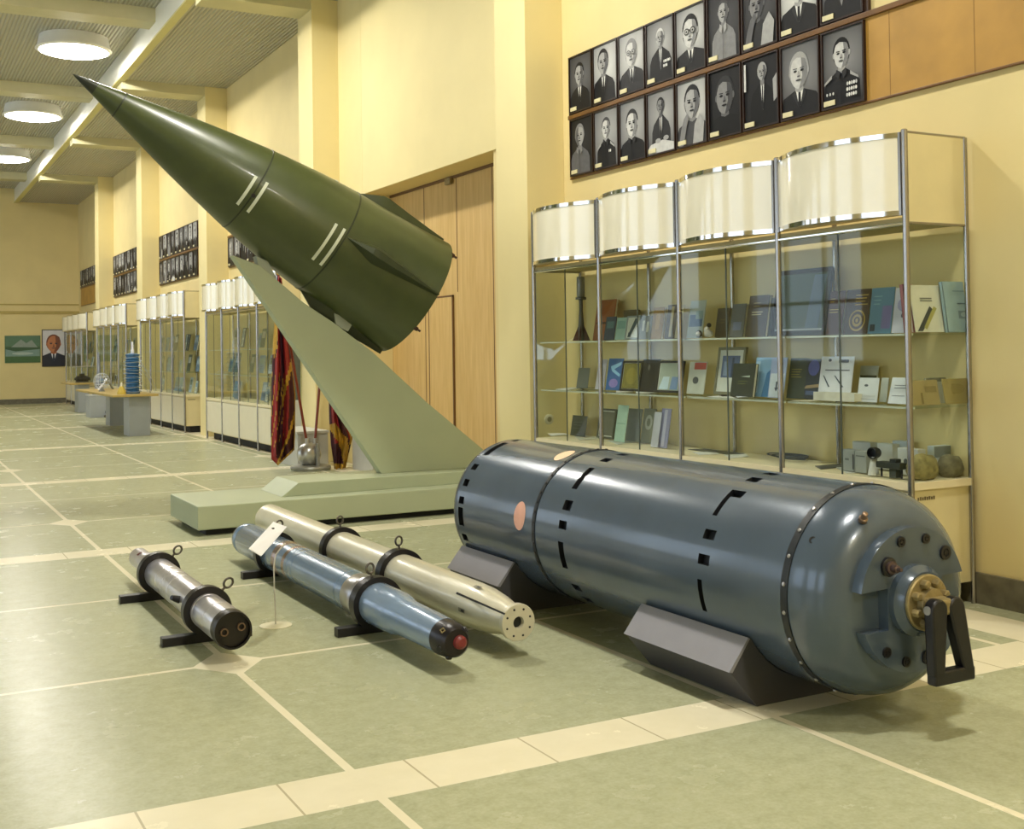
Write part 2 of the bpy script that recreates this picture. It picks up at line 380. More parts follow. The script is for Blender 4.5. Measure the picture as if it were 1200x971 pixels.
# recess behind the notches
for a, z in ((106.4,0),(74,0),(44,1),(-130,0),(-102.7,0),(-74.7,1)):
    r = .232; c = V((BX+r*Cc(rad(a)), 3.19, BZ+r*S(rad(a)))); s_ = .024 if z else .017
    MB().ring(c+V((0,-.002,0)), (0,-1,0), s_*.6, s_*1.15, .012, 20).lathe([(0, s_*.55), (.008, s_*.5)], c, (0,-1,0), 6).build('plate_bolt', blackm, plate)
c = V((BX-.134, 3.19, BZ+.136))
st = MB().lathe([(0,.036),(.012,.036),(.016,.03)], c, (0,-1,0), 24).build('contact_socket', blackm, bomb)
MB().lathe([(.01,.024),(.03,.024),(.032,.016),(.055,.014),(.058,.008),(.075,.007)], c, (-.1,-1,0), 20).build('contact_pin', mat('copper_dark', '5a4a48', .35, .6, var=.1), st)
# small fittings on the dome
c = V((BX-.175, 3.27, BZ+.30)); q_ = V((-.25,-.6,.75))
MB().lathe([(0,.017),(.015,.017),(.018,.012),(.04,.011),(.043,.006)], c, q_, 16).build('valve', mat('bronze', '8a7460', .35, .8, var=.1), bomb)
c = V((BX-.325, 3.375, BZ+.225)); q_ = V((-.75,-.35,.5))
MB().ring(c, q_, .008, .015, .01, 18).build('plug', pockm, bomb)
# hub, brass flange, clevis and shackle
MB().lathe([(0,.135),(.03,.133),(.045,.12),(.06,.112)], (BX, 3.195, BZ), (0,-1,0), 64).build('hub', greyp, bomb)
fl_ = MB().lathe([(0,.105),(.02,.105),(.024,.10),(.024,.06),(.05,.055),(.055,.03)], (BX, 3.145, BZ), (0,-1,0), 64).build('brass_flange', brass, bomb)
for q in range(8):
    a = q*45+20; c = V((BX+.078*Cc(rad(a)), 3.122, BZ+.078*S(rad(a))))
    MB().lathe([(0,.017),(.024,.016),(.028,.011)], c, (0,-1,0), 6).build('flange_bolt', brass, fl_)
MB().box((BX-.05, 3.03, BZ-.03), (BX+.05, 3.11, BZ+.028)).build('clevis', brass, bomb, 0, .012)
shk = MB()
for x0, x1, sx in ((BX-.045, BX-.05, -1), (BX+.045, BX+.105, 1)):
    A = V((x0, 3.05, .478)); B_ = V((x1, 3.05, .235)); dd = (B_-A).normalized(); pr_ = V((dd.z, 0, -dd.x))
    out = []
    for t in range(9):
        an = PI*t/8; out.append(A+(pr_*Cc(an)-dd*S(an))*.040)
    out += [B_-pr_*.026, B_+pr_*.026]
    shk.prism([p+V((0, .02, 0)) for p in out], V((0, -.045, 0)))
shk.box((BX-.075, 3.025, .205), (BX+.132, 3.07, .258))
so = shk.build('shackle', blackm, bomb, 40, .008)
MB().lathe([(0,.016),(.175,.016)], (BX-.088, 3.05, .478), (1,0,0), 20).build('pin', steel, so)
# painted ovals
for Yc, ac, hy, ha, colr in ((5.548, 170.5, .062, 10.8, 'eeb49a'), (5.503, 110.8, .056, 8.8, 'f6cfa8')):
    o_ = MB(); n = 40; k = len(o_.v)
    for rr in (1, .66, .33):
        for j in range(n): o_.v.append(cy(Yc+hy*rr*Cc(2*PI*j/n), ac+ha*rr*S(2*PI*j/n), BR+.0015))
    o_.v.append(cy(Yc, ac, BR+.0015))
    for q in range(2):
        for j in range(n): o_.f.append((q*n+j, q*n+(j+1) % n, (q+1)*n+(j+1) % n, (q+1)*n+j)); o_.i.append(0)
    for j in range(n): o_.f.append((2*n+j, 2*n+(j+1) % n, 3*n)); o_.i.append(0)
    o_.build('painted_oval', flat(colr), bomb, 60)
# cradles
crm = mat('cradle_grey', '8d8b90', .5, var=.04, scale=8); crd = mat('cradle_side_shade', '434246', .6, var=.05)  # sides in darker grey, the shade below the slope put into the colour
for y0, y1, lab in ((3.71, 4.45, 'grey cradle, pale sloping face, sides dark as shade, under nose end of the bomb casing'), (5.69, 6.33, 'grey cradle, pale sloping face, sides dark as shade, under tail end of the bomb casing')):
    half = [(-.331, 0), (-.466, .158), (-.366, .278)]
    pts = half+[((BR+.003)*Cc(rad(a)), BZ+(BR+.003)*S(rad(a))) for a in [211+118*t/24 for t in range(25)]]+[(-x, z) for x, z in half[::-1]]
    cr = thing('cradle_block', lab, 'cradle', (BX, (y0+y1)/2, 0), 'cradles of the bomb casing')
    MB().prism([V((BX+x, y0, z)) for x, z in pts], (0, y1-y0, 0)).build('saddle', crd, cr, 20)
    for sgn in (-1, 1):
        q4 = [V((BX+sgn*(.466+.006), y0-.004, .156)), V((BX+sgn*.372, y0-.004, .281)), V((BX+sgn*.363, y0-.004, .276)), V((BX+sgn*.455, y0-.004, .152))]
        MB().prism(q4, (0, y1-y0+.008, 0)).build('face_board', crm, cr, 0)
# ================================================================== GREEN MISSILE NOSE ON ITS STAND
TIP = V((1.356, 9.87, 3.695)); EL = .539
AX = V((Cc(EL), 0, -S(EL))); N1 = V((S(EL), 0, Cc(EL))); N2 = V((0, -1, 0))
prof = [(0,.004),(.05,.017),(.2,.055),(.42,.112),(.7,.182),(1.0,.256),(1.3,.322),(1.6,.383),(1.85,.425),(2.1,.463),(2.3,.487),(2.46,.503),(2.75,.52),(3.0,.54),(3.25,.565),(3.41,.583)]
def RR(s):
    for (a, ra), (b, rb) in zip(prof, prof[1:]):
        if s <= b: return ra+(rb-ra)*(s-a)/(b-a)
    return prof[-1][1]
def rk(s, a, off=0): return TIP+AX*s+(N2*Cc(rad(a))+N1*S(rad(a)))*(RR(s)+off)
olive = mat('olive_paint', '3f4722', .36, var=.12, scale=5, coat=.15)
mis = thing('missile_nose', 'dark green missile nose cone with white stripes, tilted up on the pale display stand', 'missile', (3.6, 9.87, .35))
dense = [(3.41*t/60, RR(3.41*t/60)) for t in range(1, 61)]
MB().lathe([(.2, RR(.2))]+[p for p in dense if p[0] > .21], TIP, AX, 96, (False, True)).build('body', olive, mis, 40)
MB().lathe([(0,.003),(.03,.012),(.1,.031),(.2, RR(.2))], TIP, AX, 48, (True, False)).build('nose_tip', mat('tip_dark', '26291c', .35, .2, var=.1), mis)
for s_ in (.42, 1.64, 2.46):
    MB().lathe([(-.008, RR(s_)-.003), (-.006, RR(s_)+.002), (.006, RR(s_)+.003), (.008, RR(s_)-.003)], TIP+AX*s_, AX, 96, (False, False)).build('joint_ring', mat('olive_dark', '23290f', .5, var=.1), mis)
whitep = mat('white_stripe', 'c9cdb6', .5, var=.05)
for s_ in (1.585, 1.687, 2.34, 2.42):
    for base in (-18, 162):
        st = MB(); a0, a1 = base-21.5, base+22
        for t in range(20):
            u0, u1 = a0+(a1-a0)*t/20, a0+(a1-a0)*(t+1)/20
            st.face([rk(s_-.013, u0, .003), rk(s_-.013, u1, .003), rk(s_+.013, u1, .003), rk(s_+.013, u0, .003)])
        st.build('white_stripe', whitep, mis, 60)
for s_, a in ((1.648, -18.5), (2.25, 74)):
    c = rk(s_, a, -.002); n = (N2*Cc(rad(a))+N1*S(rad(a)))
    MB().lathe([(0,.02),(.006,.018)], c, n, 16).build('screw_hole' if a < 0 else 'lug', dkmetal if a < 0 else whitep, mis)
dko = mat('olive_fin', '30371a', .45, var=.1, scale=6)
for a in (-2, 88, 178, 268):           # four low tapering fairings on the flared tail
    f_ = MB(); n = 16; secs = []
    for t in range(n+1):
        s_ = 2.47+(3.405-2.47)*t/n; u = t/n
        h = .115*min(1, u/.27)*(1-.72*max(0, (u-.27)/.73)); wd_ = math.degrees(.085*min(1, u/.3)*(1-.85*max(0, (u-.3)/.7))/RR(s_))+.3
        secs.append([rk(s_, a-wd_, -.01), rk(s_, a-wd_*.30, h), rk(s_, a+wd_*.30, h), rk(s_, a+wd_, -.01)])
    for p, q in zip(secs, secs[1:]):
        for j in range(3): f_.face([p[j], p[j+1], q[j+1], q[j]])
    f_.face(secs[-1]); f_.face(secs[0])
    f_.build('fin', dko, mis, 20)
for a in (47, -38, 138, 222):
    c = rk(3.40, a, -.015); MB().lathe([(0,.02),(.04,.018),(.045,.01),(.07,.01)], c, AX, 10).build('tail_stud', mat('stud_dark', '3a1f1a', .5, var=.1), mis)
# stand
std = thing('display_stand', 'pale grey-green display stand with slanted blade, holding up the green missile nose', 'stand', (3.5, 9.85, 0))
MB().box((2.19, 9.35, .05), (4.86, 10.35, .24)).build('plinth', stand_m, std, 0, .008)
MB().box((2.27, 9.42, 0), (4.78, 10.28, .05)).build('toe_kick', mat('toe_and_shade_black', '121212', .7, var=.1), std, 0)
MB().prism([(2.93, 9.55, .24), (3.08, 9.55, .35), (4.80, 9.55, .35), (4.80, 9.55, .24)], (0, .62, 0)).build('raised_step', stand_m, std, 0, .005)
YB = 9.81
bp = [pl(x, y, 1, YB) for x, y in ((273,299),(304.6,311),(356.5,355),(389.7,377),(437,412.6),(500.7,471.7),(562.7,523.6))]
d_ = (bp[-1]-bp[-2]); d_ = bp[-1]+d_*((.35-bp[-1].z)/d_.z); bl = pl(447, 555, 1, YB); bl.z = .35
d_.y = bl.y = YB
MB().prism(bp+[d_, bl], (0, .12, 0)).build('blade', stand_m, std, 0, .004)
for px_ in (((300,300),(314,306),(324,326),(321,335),(303,311)), ((390,358),(412,366),(414,378),(408,388),(394,382))):
    MB().prism([pl(x, y, 1, YB+.01) for x, y in px_], (0, .10, 0)).build('bracket', mat('bracket_grey', '9aa08e', .45, var=.05), std, 0)
# ================================================================== THREE CASINGS ON THE FLOOR
def decal(parent, name, X, Z, R, Yc, ac, hy, ha, m_):
    d = MB(); n = 6
    for t in range(n):
        u0, u1 = ac-ha+2*ha*t/n, ac-ha+2*ha*(t+1)/n
        P = lambda y, a: V((X+(R+.0015)*Cc(rad(a)), y, Z+(R+.0015)*S(rad(a))))
        d.face([P(Yc-hy, u0), P(Yc-hy, u1), P(Yc+hy, u1), P(Yc+hy, u0)])
    return d.build(name, m_, parent, 60)
def hit(x, y, X, Z, R):                    # a pixel's point on a casing: (Y, angle)
    d = ray(x, y); a = d.x**2+d.z**2; o = CAM-V((X, 0, Z)); b = 2*(o.x*d.x+o.z*d.z); c = o.x**2+o.z**2-R*R
    t = (-b-math.sqrt(max(0, b*b-4*a*c)))/(2*a); p = CAM+d*t
    return p.y, math.degrees(math.atan2(p.z-Z, p.x-X))
def ring_stand(X, Z, Y, r0, r1, w, lab, bar=True, bx=(-.23, .23), eye=75, grp='black ring stands'):
    t = thing('ring_stand', lab, 'stand', (X, Y, 0), grp)
    MB().ring((X, Y, Z), (0,1,0), r0, r1, w, 56).build('ring', blackm, t, 40)
    MB().box((X+bx[0], Y-.03, 0), (X+bx[1], Y+.03, .045)).build('base_bar', blackm, t, 0, .003)
    if Z-r1 > .03: MB().box((X-.05, Y-.02, .04), (X+.05, Y+.02, Z-r1+.02)).build('riser', blackm, t, 0)
    d = V((Cc(rad(eye)), 0, S(rad(eye)))); c = V((X, Y, Z))+d*r1
    e = MB().lathe([(-.005,.007),(.02,.006)], c, d, 10)
    cc = c+d*.045; u = V((0,1,0)) if eye < 70 else V((1,0,0)); u = (V((d.z, 0, -d.x))+V((0,.4,0))).normalized()
    e.tube([cc+(d*Cc(2*PI*q/20)+u*S(2*PI*q/20))*.026 for q in range(20)], .006, 8, closed=True)
    e.build('eye_bolt', mat('eye_steel', '6d675e', .4, .7, var=.15), t)
    return t
# silver
SX, SZ = 1.437, .155
silv = mat('silver_steel', 'd2cfd4', .28, .7, var=.08, scale=10)
t = thing('cylindrical_casing', 'short polished silver casing with a dark open end, nearest the left edge', 'casing', (SX, 6.4, 0))
g = []
pf = [(0,.086),(.02,.088)]
for s_ in (.19, .40, .45, 1.0, 1.12, 1.17, 1.30): pf += [(s_-.006,.088),(s_-.004,.0845),(s_+.004,.0845),(s_+.006,.088)]
pf += [(1.83,.088),(1.85,.08)]
MB().lathe(pf, (SX, 5.51, SZ), (0,1,0), 64, (False, True)).build('body', silv, t)
MB().lathe([(0,.058),(.06,.062),(.40,.062),(.42,.055)], (SX, 7.33, SZ), (0,1,0), 48).build('rear_stub', silv, t)
cp = MB().lathe([(0,.078),(0,.088),(.03,.091),(.075,.0905),(.08,.088)], (SX, 5.455, SZ), (0,1,0), 64, (False, False)).lathe([(.02,.079),(.05,.079)], (SX, 5.455, SZ), (0,1,0), 64).build('end_cap', mat('end_black', '1b1614', .4, .2, var=.2, scale=20), t)
for x, z in ((-.04, -.005), (.04, .012)):
    MB().ring((SX+x, 5.47, SZ+z), (0,1,0), .013, .019, .02, 20).build('socket_ring', mat('ring_tarnish', '77604c', .4, .6, var=.1), cp)
MB().lathe([(0,.02),(.03,.016),(.05,.012)], (SX-.086, 6.20, SZ+.02), (-.8,-.35,.35), 14).build('side_spigot', dkmetal, t)
hy, ha = hit(165.5, 652, SX, SZ, .062)
decal(t, 'red_mark', SX, SZ, .0625, 7.55, 120, .02, 14, mat('dark_red', '5c1a18', .5, var=.1))
ring_stand(SX, SZ, 7.13, .0875, .122, .06, 'black ring stand round the far end of the silver casing', bx=(-.225,.225), eye=48)
ring_stand(SX, SZ, 5.97, .0875, .122, .06, 'black ring stand round the near end of the silver casing', bx=(-.225,.225), eye=48)
# blue-grey
UX, UZ = 2.245, .148
blue = mat('blue_grey_paint', '6d849c', .24, .25, var=.07, scale=6, coat=.4)
t = thing('cylindrical_casing', 'blue-grey casing with a dark red-tipped nose, between the silver and the cream casings', 'casing', (UX, 6.4, 0))
pf = [(0,.098),(.03,.107),(.10,.109),(.105,.106),(.12,.106),(.125,.109)]
MB().lathe(pf+[(1.02,.109),(1.025,.103),(1.06,.103),(1.065,.109),(1.28,.109),(1.284,.106),(1.292,.106),(1.296,.109),(1.36,.109),(1.364,.106),(1.372,.106),(1.376,.109),(2.12,.110),(2.124,.107),(2.13,.107),(2.134,.110),(2.22,.110)], (UX, 8.17, UZ), (0,-1,0), 64, (True, False)).build('rear_body', blue, t)
MB().lathe([(0,.110),(.005,.112),(.12,.112),(.125,.106),(.16,.106),(.165,.112),(.20,.112)], (UX, 5.95, UZ), (0,-1,0), 64, (False, False)).build('steel_joint', steel, t)
MB().lathe([(0,.112),(.06,.112),(.10,.106)], (UX, 7.20, UZ), (0,-1,0), 64, (False, False)).lathe([(0,.1095),(.02,.1105),(.05,.1105),(.052,.109)], (UX, 7.0, UZ), (0,-1,0), 64, (False, False)).build('copper_band', mat('copper_band', 'a08a80', .25, .85, var=.15, scale=12), t)
MB().lathe([(0,.108),(.34,.107),(.42,.094),(.43,.090),(.88,.084),(.90,.084)], (UX, 5.75, UZ), (0,-1,0), 64, (False, False)).build('front_body', mat('blue_light', '8398b0', .24, .2, var=.06, coat=.4), t)
ns = MB().lathe([(0,.0835),(.06,.080),(.10,.070),(.115,.058),(.118,.02)], (UX, 4.85, UZ), (0,-1,0), 48).build('nose_cap', mat('nose_black', '1d1718', .35, .2, var=.3, scale=30), t)
MB().lathe([(0,.032),(.02,.030),(.03,.018)], (UX+.012, 4.737, UZ), (.1,-1,.05), 24).build('red_plug', mat('red_plug', '7c2f2c', .4, var=.15), ns)
for a, r_ in ((135,.06), (-110,.06)):
    c = V((UX+.074*Cc(rad(a)), 4.766, UZ+.074*S(rad(a)))); MB().ring(c, (Cc(rad(a)),-.6,S(rad(a))), .008, .015, .012, 4).build('gold_contact', brass, ns)
for a in (35, 200, 250):
    c = V((UX+.074*Cc(rad(a)), 4.766, UZ+.074*S(rad(a)))); MB().lathe([(-.004,.018),(.006,.014)], c, (Cc(rad(a)),-.6,S(rad(a))), 12).build('contact', blackm, ns)
ring_stand(UX, UZ, 7.47, .110, .137, .06, 'black ring stand round the far end of the blue-grey casing, behind the sign', bx=(-.22,.22), eye=80)
ring_stand(UX, UZ, 5.70, .1085, .137, .07, 'black ring stand round the near end of the blue-grey casing', bx=(-.22,.22), eye=100)
# cream
KX, KZ = 2.615, .17
crp = mat('cream_paint', 'cfc9b0', .3, .05, var=.05, scale=5, coat=.3)
t = thing('cylindrical_casing', 'long cream casing tapering to a drilled round flange, beside the grey bomb', 'casing', (KX, 6.8, 0))
MB().lathe([(0,.10),(.01,.112),(1.35,.112),(2.3,.113),(3.0,.113),(3.55,.113),(3.68,.109),(3.80,.096),(3.90,.078),(3.96,.062),(3.985,.056)], (KX, 8.85, KZ), (0,-1,0), 64, (True, False)).build('body', crp, t)
fn = MB().lathe([(0,.055),(0,.087),(.028,.088),(.032,.085),(.032,.028),(.002,.026)], (KX, 4.87, KZ), (0,-1,0), 56, (False, False)).build('flange', crp, t)
MB().lathe([(0,.027),(.004,.027)], (KX, 4.866, KZ), (0,-1,0), 24).build('bore', pockm, fn)
for q in range(8):
    a = q*45+20; MB().lathe([(0,.006),(.003,.005)], (KX+.065*Cc(rad(a)), 4.839, KZ+.065*S(rad(a))), (0,-1,0), 8).build('bolt_hole', dkmetal, fn)
y0, a0 = hit(535, 694.5, KX, KZ, .113); y1, a1 = hit(589.5, 718, KX, KZ, .108)
sl = MB()
for q in range(10):
    f0, f1 = q/10, (q+1)/10
    def KP(f, da_): 
        yy = y0+(y1-y0)*f; aa = a0+(a1-a0)*f; R = .1145 if yy > 5.3 else .1145-.005*(5.3-yy)/.13
        return V((KX+R*Cc(rad(aa+da_)), yy, KZ+R*S(rad(aa+da_))))
    sl.face([KP(f0,-2.6), KP(f0,2.6), KP(f1,2.6), KP(f1,-2.6)])
sl.build('slot', blackm, t, 60)
for x, y, hh in ((560, 687.5, 7), (541, 715, 6)):
    yy, aa = hit(x, y, KX, KZ, .113); d0 = decal(t, 'hatch_mark', KX, KZ, .113, yy, aa, .035, 5, mat('mark_grey', '8b8670', .5, var=.1))
    decal(d0, 'hatch_screw', KX, KZ, .1135, yy-.01, aa, .018, 3, dkmetal)
ring_stand(KX, KZ, 7.24, .1130, .142, .06, 'black ring stand with eye bolt round the far half of the cream casing', bx=(-.12,.12), eye=92)
ring_stand(KX, KZ, 6.26, .1135, .142, .07, 'black ring stand with eye bolt round the middle of the cream casing', bx=(-.12,.12), eye=92)
# sign on a wire stem
sg = thing('sign_holder', 'white card on a thin wire stem with round foot, beside the blue-grey casing', 'sign', (1.833, 6.1, 0))
MB().lathe([(0,.085),(.004,.085),(.008,.07),(.01,.01)], (1.833, 6.1, 0), (0,0,1), 40).build('foot', mat('foot_cream', 'd9d3b2', .5, var=.04), sg)
YS_ = 6.1
wp = [V((1.833, 6.1, .005))]+[pl(x, y, 1, YS_) for x, y in ((321.5,690),(321,664),(323,650),(329,642),(334,636))]
MB().tube(wp, .004, 8).build('stem', mat('wire_white', 'cfcabc', .4, .3, var=.05), sg)
q4 = [pl(320.4,611,1,YS_+.16), pl(336.2,617,1,YS_+.16), pl(306.4,651,1,YS_-.20), pl(291.5,642.5,1,YS_-.20)]
nrm = (q4[1]-q4[0]).cross(q4[3]-q4[0]).normalized()
MB().prism(q4, nrm*.004).build('card', white, sg, 0)
c = pl(320.5,618.5,1,YS_+.09)-fw*.012
MB().box((-.007,-.002,-.004), (.007,.002,.004), M=Matrix.Translation(c)).build('clip', dkmetal, sg, 0)
# ================================================================== GLASS DISPLAY CASES
def pr(P):
    d = V(P)-CAM; z = d.dot(fw); return PX+FPX*d.dot(rt)/z, PY-FPX*d.dot(up)/z
CY0, CW = 4.55, 1.025; CF, CB = 4.87, 5.335
case = thing('display_case', 'large glass display case of books under the portraits, nearest, behind the bomb casing', 'display case', (CF, CY0, 0), 'glass display cases along the wall')
for q in range(5):
    y = CY0+CW*q
    MB().lathe([(0,.018),(2.60,.018),(2.605,.012)], (CF, y, 0), (0,0,1), 14).build('post', chrome, case)
    MB().lathe([(0,.015),(2.59,.015)], (CB, y, 0), (0,0,1), 12).build('post', chrome, case)
MB().box((CF+.012, CY0+.01, .12), (CB, CY0+4*CW-.01, .655)).build('base_cabinet', beige, case, 0)
MB().box((CF-.01, CY0-.01, .655), (CB+.01, CY0+4*CW+.01, .695)).build('base_top', mat('base_top_cream', 'e6dab4', .5, var=.03), case, 0)
MB().box((CF+.10, CY0+.06, 0), (CB-.05, CY0+4*CW-.06, .12)).build('under_case_shade', mat('toe_and_shade_black', '121212'), case, 0)  # black box added to stand for the shade beneath the case
# a short line of small lettering on the end of the cabinet, too small to read
bt = MB()
for q in range(8): bt.box((4.925+.017*q, CY0+.007, .596), (4.925+.017*q+.011, CY0+.0085, .612+.003*(q % 2)))
bt.build('small_lettering', mat('lettering_brown', '6d6042', .6, var=.05), case, 0)
for q in range(4):
    y0, y1 = CY0+CW*q+.022, CY0+CW*(q+1)-.022
    dr = MB().box((CF-.004, y0, .135), (CF+.010, y1, .64)).build('cabinet_door', mat('door_cream', 'e4dcc0', .45, var=.02), case, 0, .002)
    n = 20
    def curve(off, a=y0, b=y1): return [(CF-.012-off-.155*(1-(2*t/n-1)**2), a+(b-a)*t/n) for t in range(n+1)]
    def slab(off, z0, z1, back=CF+.012): return MB().prism([V((x, y, z0)) for x, y in curve(off)]+[V((back, y1, z0)), V((back, y0, z0))], (0,0,z1-z0))
    hd = slab(0, 2.165, 2.565).build('header_panel', cream, case, 30)
    slab(.005, 2.563, 2.59, CF).build('header_rim', brightc, hd, 30); slab(.005, 2.14, 2.167, CF).build('header_rim', brightc, hd, 30)
    for yy in (y0, y1): MB().box((CF-.02, yy-.008, 2.14), (CF+.005, yy+.008, 2.59)).build('header_trim', chrome, hd, 0)
    MB().tube([(CF, y0-.01, 2.095), (CF, y1+.01, 2.095)], .012, 10).build('front_rail', brightc, case)
    ym = (y0+y1)/2
    for a, b in ((y0, ym), (ym, y1)):
        g = MB().box((CF-.002, a, .70), (CF+.003, b, 2.085), 0)
        e = ym
        g.box((CF-.003, e-.004 if a == y0 else e, .70), (CF+.004, e if a == y0 else e+.004, 2.085), 1)
        g.build('glass_pane', [glass, pane_edge], case, 0)
    for z in (1.10, 1.50):
        s_ = MB().box((CF+.05, y0-.01, z-.008), (CB-.02, y1+.01, z), 0).box((CF+.045, y0-.01, z-.010), (CF+.05, y1+.01, z+.001), 1)
        s_.build('glass_shelf', [glass, mat('shelf_edge', 'c9cdb8', .3, var=.03)], case, 0)
for yy in (CY0, CY0+4*CW):
    MB().box((CF+.02, yy-.003, .70), (CB-.015, yy+.003, 2.095)).build('side_glass', glass, case, 0)
    MB().box((CF+.02, yy-.005, 2.10), (CB-.015, yy+.005, 2.585)).build('side_board', beige, case, 0)
    MB().tube([(CF, yy, 2.10), (CB, yy, 2.10)], .008, 8).tube([(CF, yy, 2.59), (CB, yy, 2.59)], .008, 8).build('side_rail', chrome, case)
MB().box((CF+.005, CY0+.006, 2.105), (CB, CY0+4*CW-.006, 2.13)).build('canopy_board', mat('canopy_brown', 'b8a878', .6, var=.04), case, 0)
FAR = []
for kk, nm in ((2, 'second glass display case along the wall, standing left of the red flags'), (3, 'glass display case behind the table with the blue model, third from the front'), (4, 'glass display case behind the grey pedestal with the spire, fourth from the front'), (5, 'farthest glass display case, against the end wall by the big portrait')):
    FAR.append((kk, dup(case, (CF, CY0+PITCH*kk-.10, 0), nm)))
# ------------------------------------------------------------------ things in the near case
class Fr:                                   # a flat frame: o = bottom middle of the front, r = right, u = up the face, n = towards the viewer
    def __init__(s, o, r, u, n): s.o, s.r, s.u, s.n = V(o), V(r), V(u), V(n)
    def P(s, x, y, z=0): return s.o+s.r*x+s.u*y+s.n*z
    def mat(s): M = Matrix((s.r, s.u, s.n)).transposed().to_4x4(); M.translation = s.o; return M
def frame_at(x0, x1, yt, z, plane, axis=0, tilt=10):
    yb = yt+30
    for _ in range(3):
        pm = pl((x0+x1)/2, yb, axis, plane); q = V(pm); q.z = z; yb = pr(q)[1]
    ym = (yt+yb)/2; a, b = pl(x0, ym, axis, plane), pl(x1, ym, axis, plane); top = pl((x0+x1)/2, yt, axis, plane)
    wd_ = (b-a).length; h = top.z-z; o = (a+b)/2; o.z = z+.007
    if axis == 0: r, n = V((0,-1,0)), V((-1,0,0))
    else: r, n = V((1,0,0)), V((0,-1,0))
    t = rad(tilt); u = V((0,0,1))*Cc(t)-n*S(t); nn = n*Cc(t)+V((0,0,1))*S(t)
    return Fr(o, r, u, nn), wd_, h/Cc(t)
def prints(F, w, h, deco, z0=.0012):
    mb = MB(); ms = []
    def mi(c):
        m_ = flat(c)
        if m_ not in ms: ms.append(m_)
        return ms.index(m_)
    for q, d in enumerate(deco):
        z = z0+.0004*q
        if d[0] == 'o':
            _, u, v, ru, rv, c = d; mb.face([F.P((u-.5+ru*Cc(2*PI*j/24))*w, (v+rv*S(2*PI*j/24))*h, z) for j in range(24)], mi(c))
        elif d[0] == 'p':
            mb.face([F.P((u-.5)*w, v*h, z) for u, v in d[1]], mi(d[2]))
        elif d[0] == 't':                   # lines of small print
            _, u0, v0, u1, v1, nl, c = d
            for j in range(nl):
                v = v1-(v1-v0)*(j+.5)/nl; e = u1-(u1-u0)*.22*((j*7) % 3)/2
                mb.face([F.P((a-.5)*w, b*h, z) for a, b in ((u0, v-.012), (e, v-.012), (e, v+.012), (u0, v+.012))], mi(c))
        else:
            u0, v0, u1, v1, c = d; mb.face([F.P((u-.5)*w, v*h, z) for u, v in ((u0,v0),(u1,v0),(u1,v1),(u0,v1))], mi(c))
    return mb, ms
def item(kind, name, label, cat, x0, x1, yt, z, plane, col, deco=(), axis=0, tilt=10, th=.025, group=None, FW=None):
    F, w, h = FW or frame_at(x0, x1, yt, z, plane, axis, tilt)
    M = F.mat(); t = thing(name, label, cat, tuple(F.o), group)
    if kind == 'book':
        MB().box((-w/2, 0, -.003), (w/2, h, 0), M=M).box((-w/2, 0, -th), (w/2, h, -th+.003), M=M).box((-w/2, 0, -th), (-w/2+.003, h, 0), M=M).build('cover', mat('cover_'+col, col, .45, var=.08, scale=12), t, 0)
        MB().box((-w/2+.003, .003, -th+.003), (w/2-.004, h-.004, -.003), M=M).build('pages', mat('pages', 'e2dcc4', .8, var=.05), t, 0)
    elif kind == 'leaf':
        MB().box((-w/2, 0, -.004), (w/2, h, 0), M=M).build('sheet', flat(col), t, 0)
    elif kind == 'box':
        MB().box((-w/2, 0, -th), (w/2, h, 0), M=M).build('box_body', flat(col), t, 0, .003)
    elif kind == 'frame':
        f_ = min(w, h)*.07; m_ = MB()
        for a in ((-w/2,0,w/2,f_),(-w/2,h-f_,w/2,h),(-w/2,f_,-w/2+f_,h-f_),(w/2-f_,f_,w/2,h-f_)): m_.box((a[0],a[1],-.014), (a[2],a[3],.006), M=M)
        m_.build('frame', flat(col, .4), t, 0)
        MB().box((-w/2+f_*.5, f_*.5, -.010), (w/2-f_*.5, h-f_*.5, 0), M=M).build('backing', flat('dcdccf'), t, 0)
    if deco:
        mb, ms = prints(F, w, h, deco); mb.build('print', ms, t, 0)
    return t
S1, S2, S3 = 1.501, 1.101, .696
A, B_ = 5.12, 5.22
Gt, Gm, Gb = 'books and exhibits on the top glass shelf', 'books and exhibits on the middle glass shelf', 'exhibits on the floor of the near case'
gold = 'b79a4a'
# top shelf
item('book','book','orange-brown book leaning on the top shelf, right of the small launcher model','book',694,716,352,S1,B_,'9a5a2c',[(.1,.4,.9,.45,'4a2a18')],group=Gt)
item('book','book','dark navy book on the top shelf just right of the first post','book',707,719,372,S1,A,'1f2c44',[(.15,.5,.85,.8,'4d6d74')],group=Gt)
item('leaf','booklet','pale teal booklet on the top shelf beside the navy book','booklet',720,732,373,S1,A,'9fc0b0',[(.1,.5,.9,.85,'7fa79a')],group=Gt)
item('box','carton','low brown carton at the back of the top shelf behind the pale charts','box',731,746,364,S1,5.28,'6b5a3c',tilt=0,th=.04,group=Gt)
item('frame','chart_panel','grey framed panel with dark diagonal drawing on the top shelf','panel',732,748,371,S1,A,'8f9690',[('p',[(.15,.1),(.35,.1),(.85,.85),(.6,.9)],'32454e'),(.2,.1,.4,.3,'26343c')],group=Gt)
item('leaf','photo_sheet','grey sheet with pale figures on the top shelf, left of the tan book','sheet',748,761,371,S1,A,'8a8c86',[(.2,.35,.4,.8,'d9d9cf'),(.6,.3,.8,.75,'d9d9cf')],group=Gt)
item('book','book','tan orange book on the top shelf, upright in the second section','book',762,774,361,S1,A,'a8823c',[(.3,.3,.7,.8,'c29a4c')],group=Gt)
item('book','book','dark brown book with a pale strip on the top shelf, by the second post','book',778,790,358,S1,A,'5e4c30',[(.4,.05,.65,.95,'cdbb8a')],group=Gt)
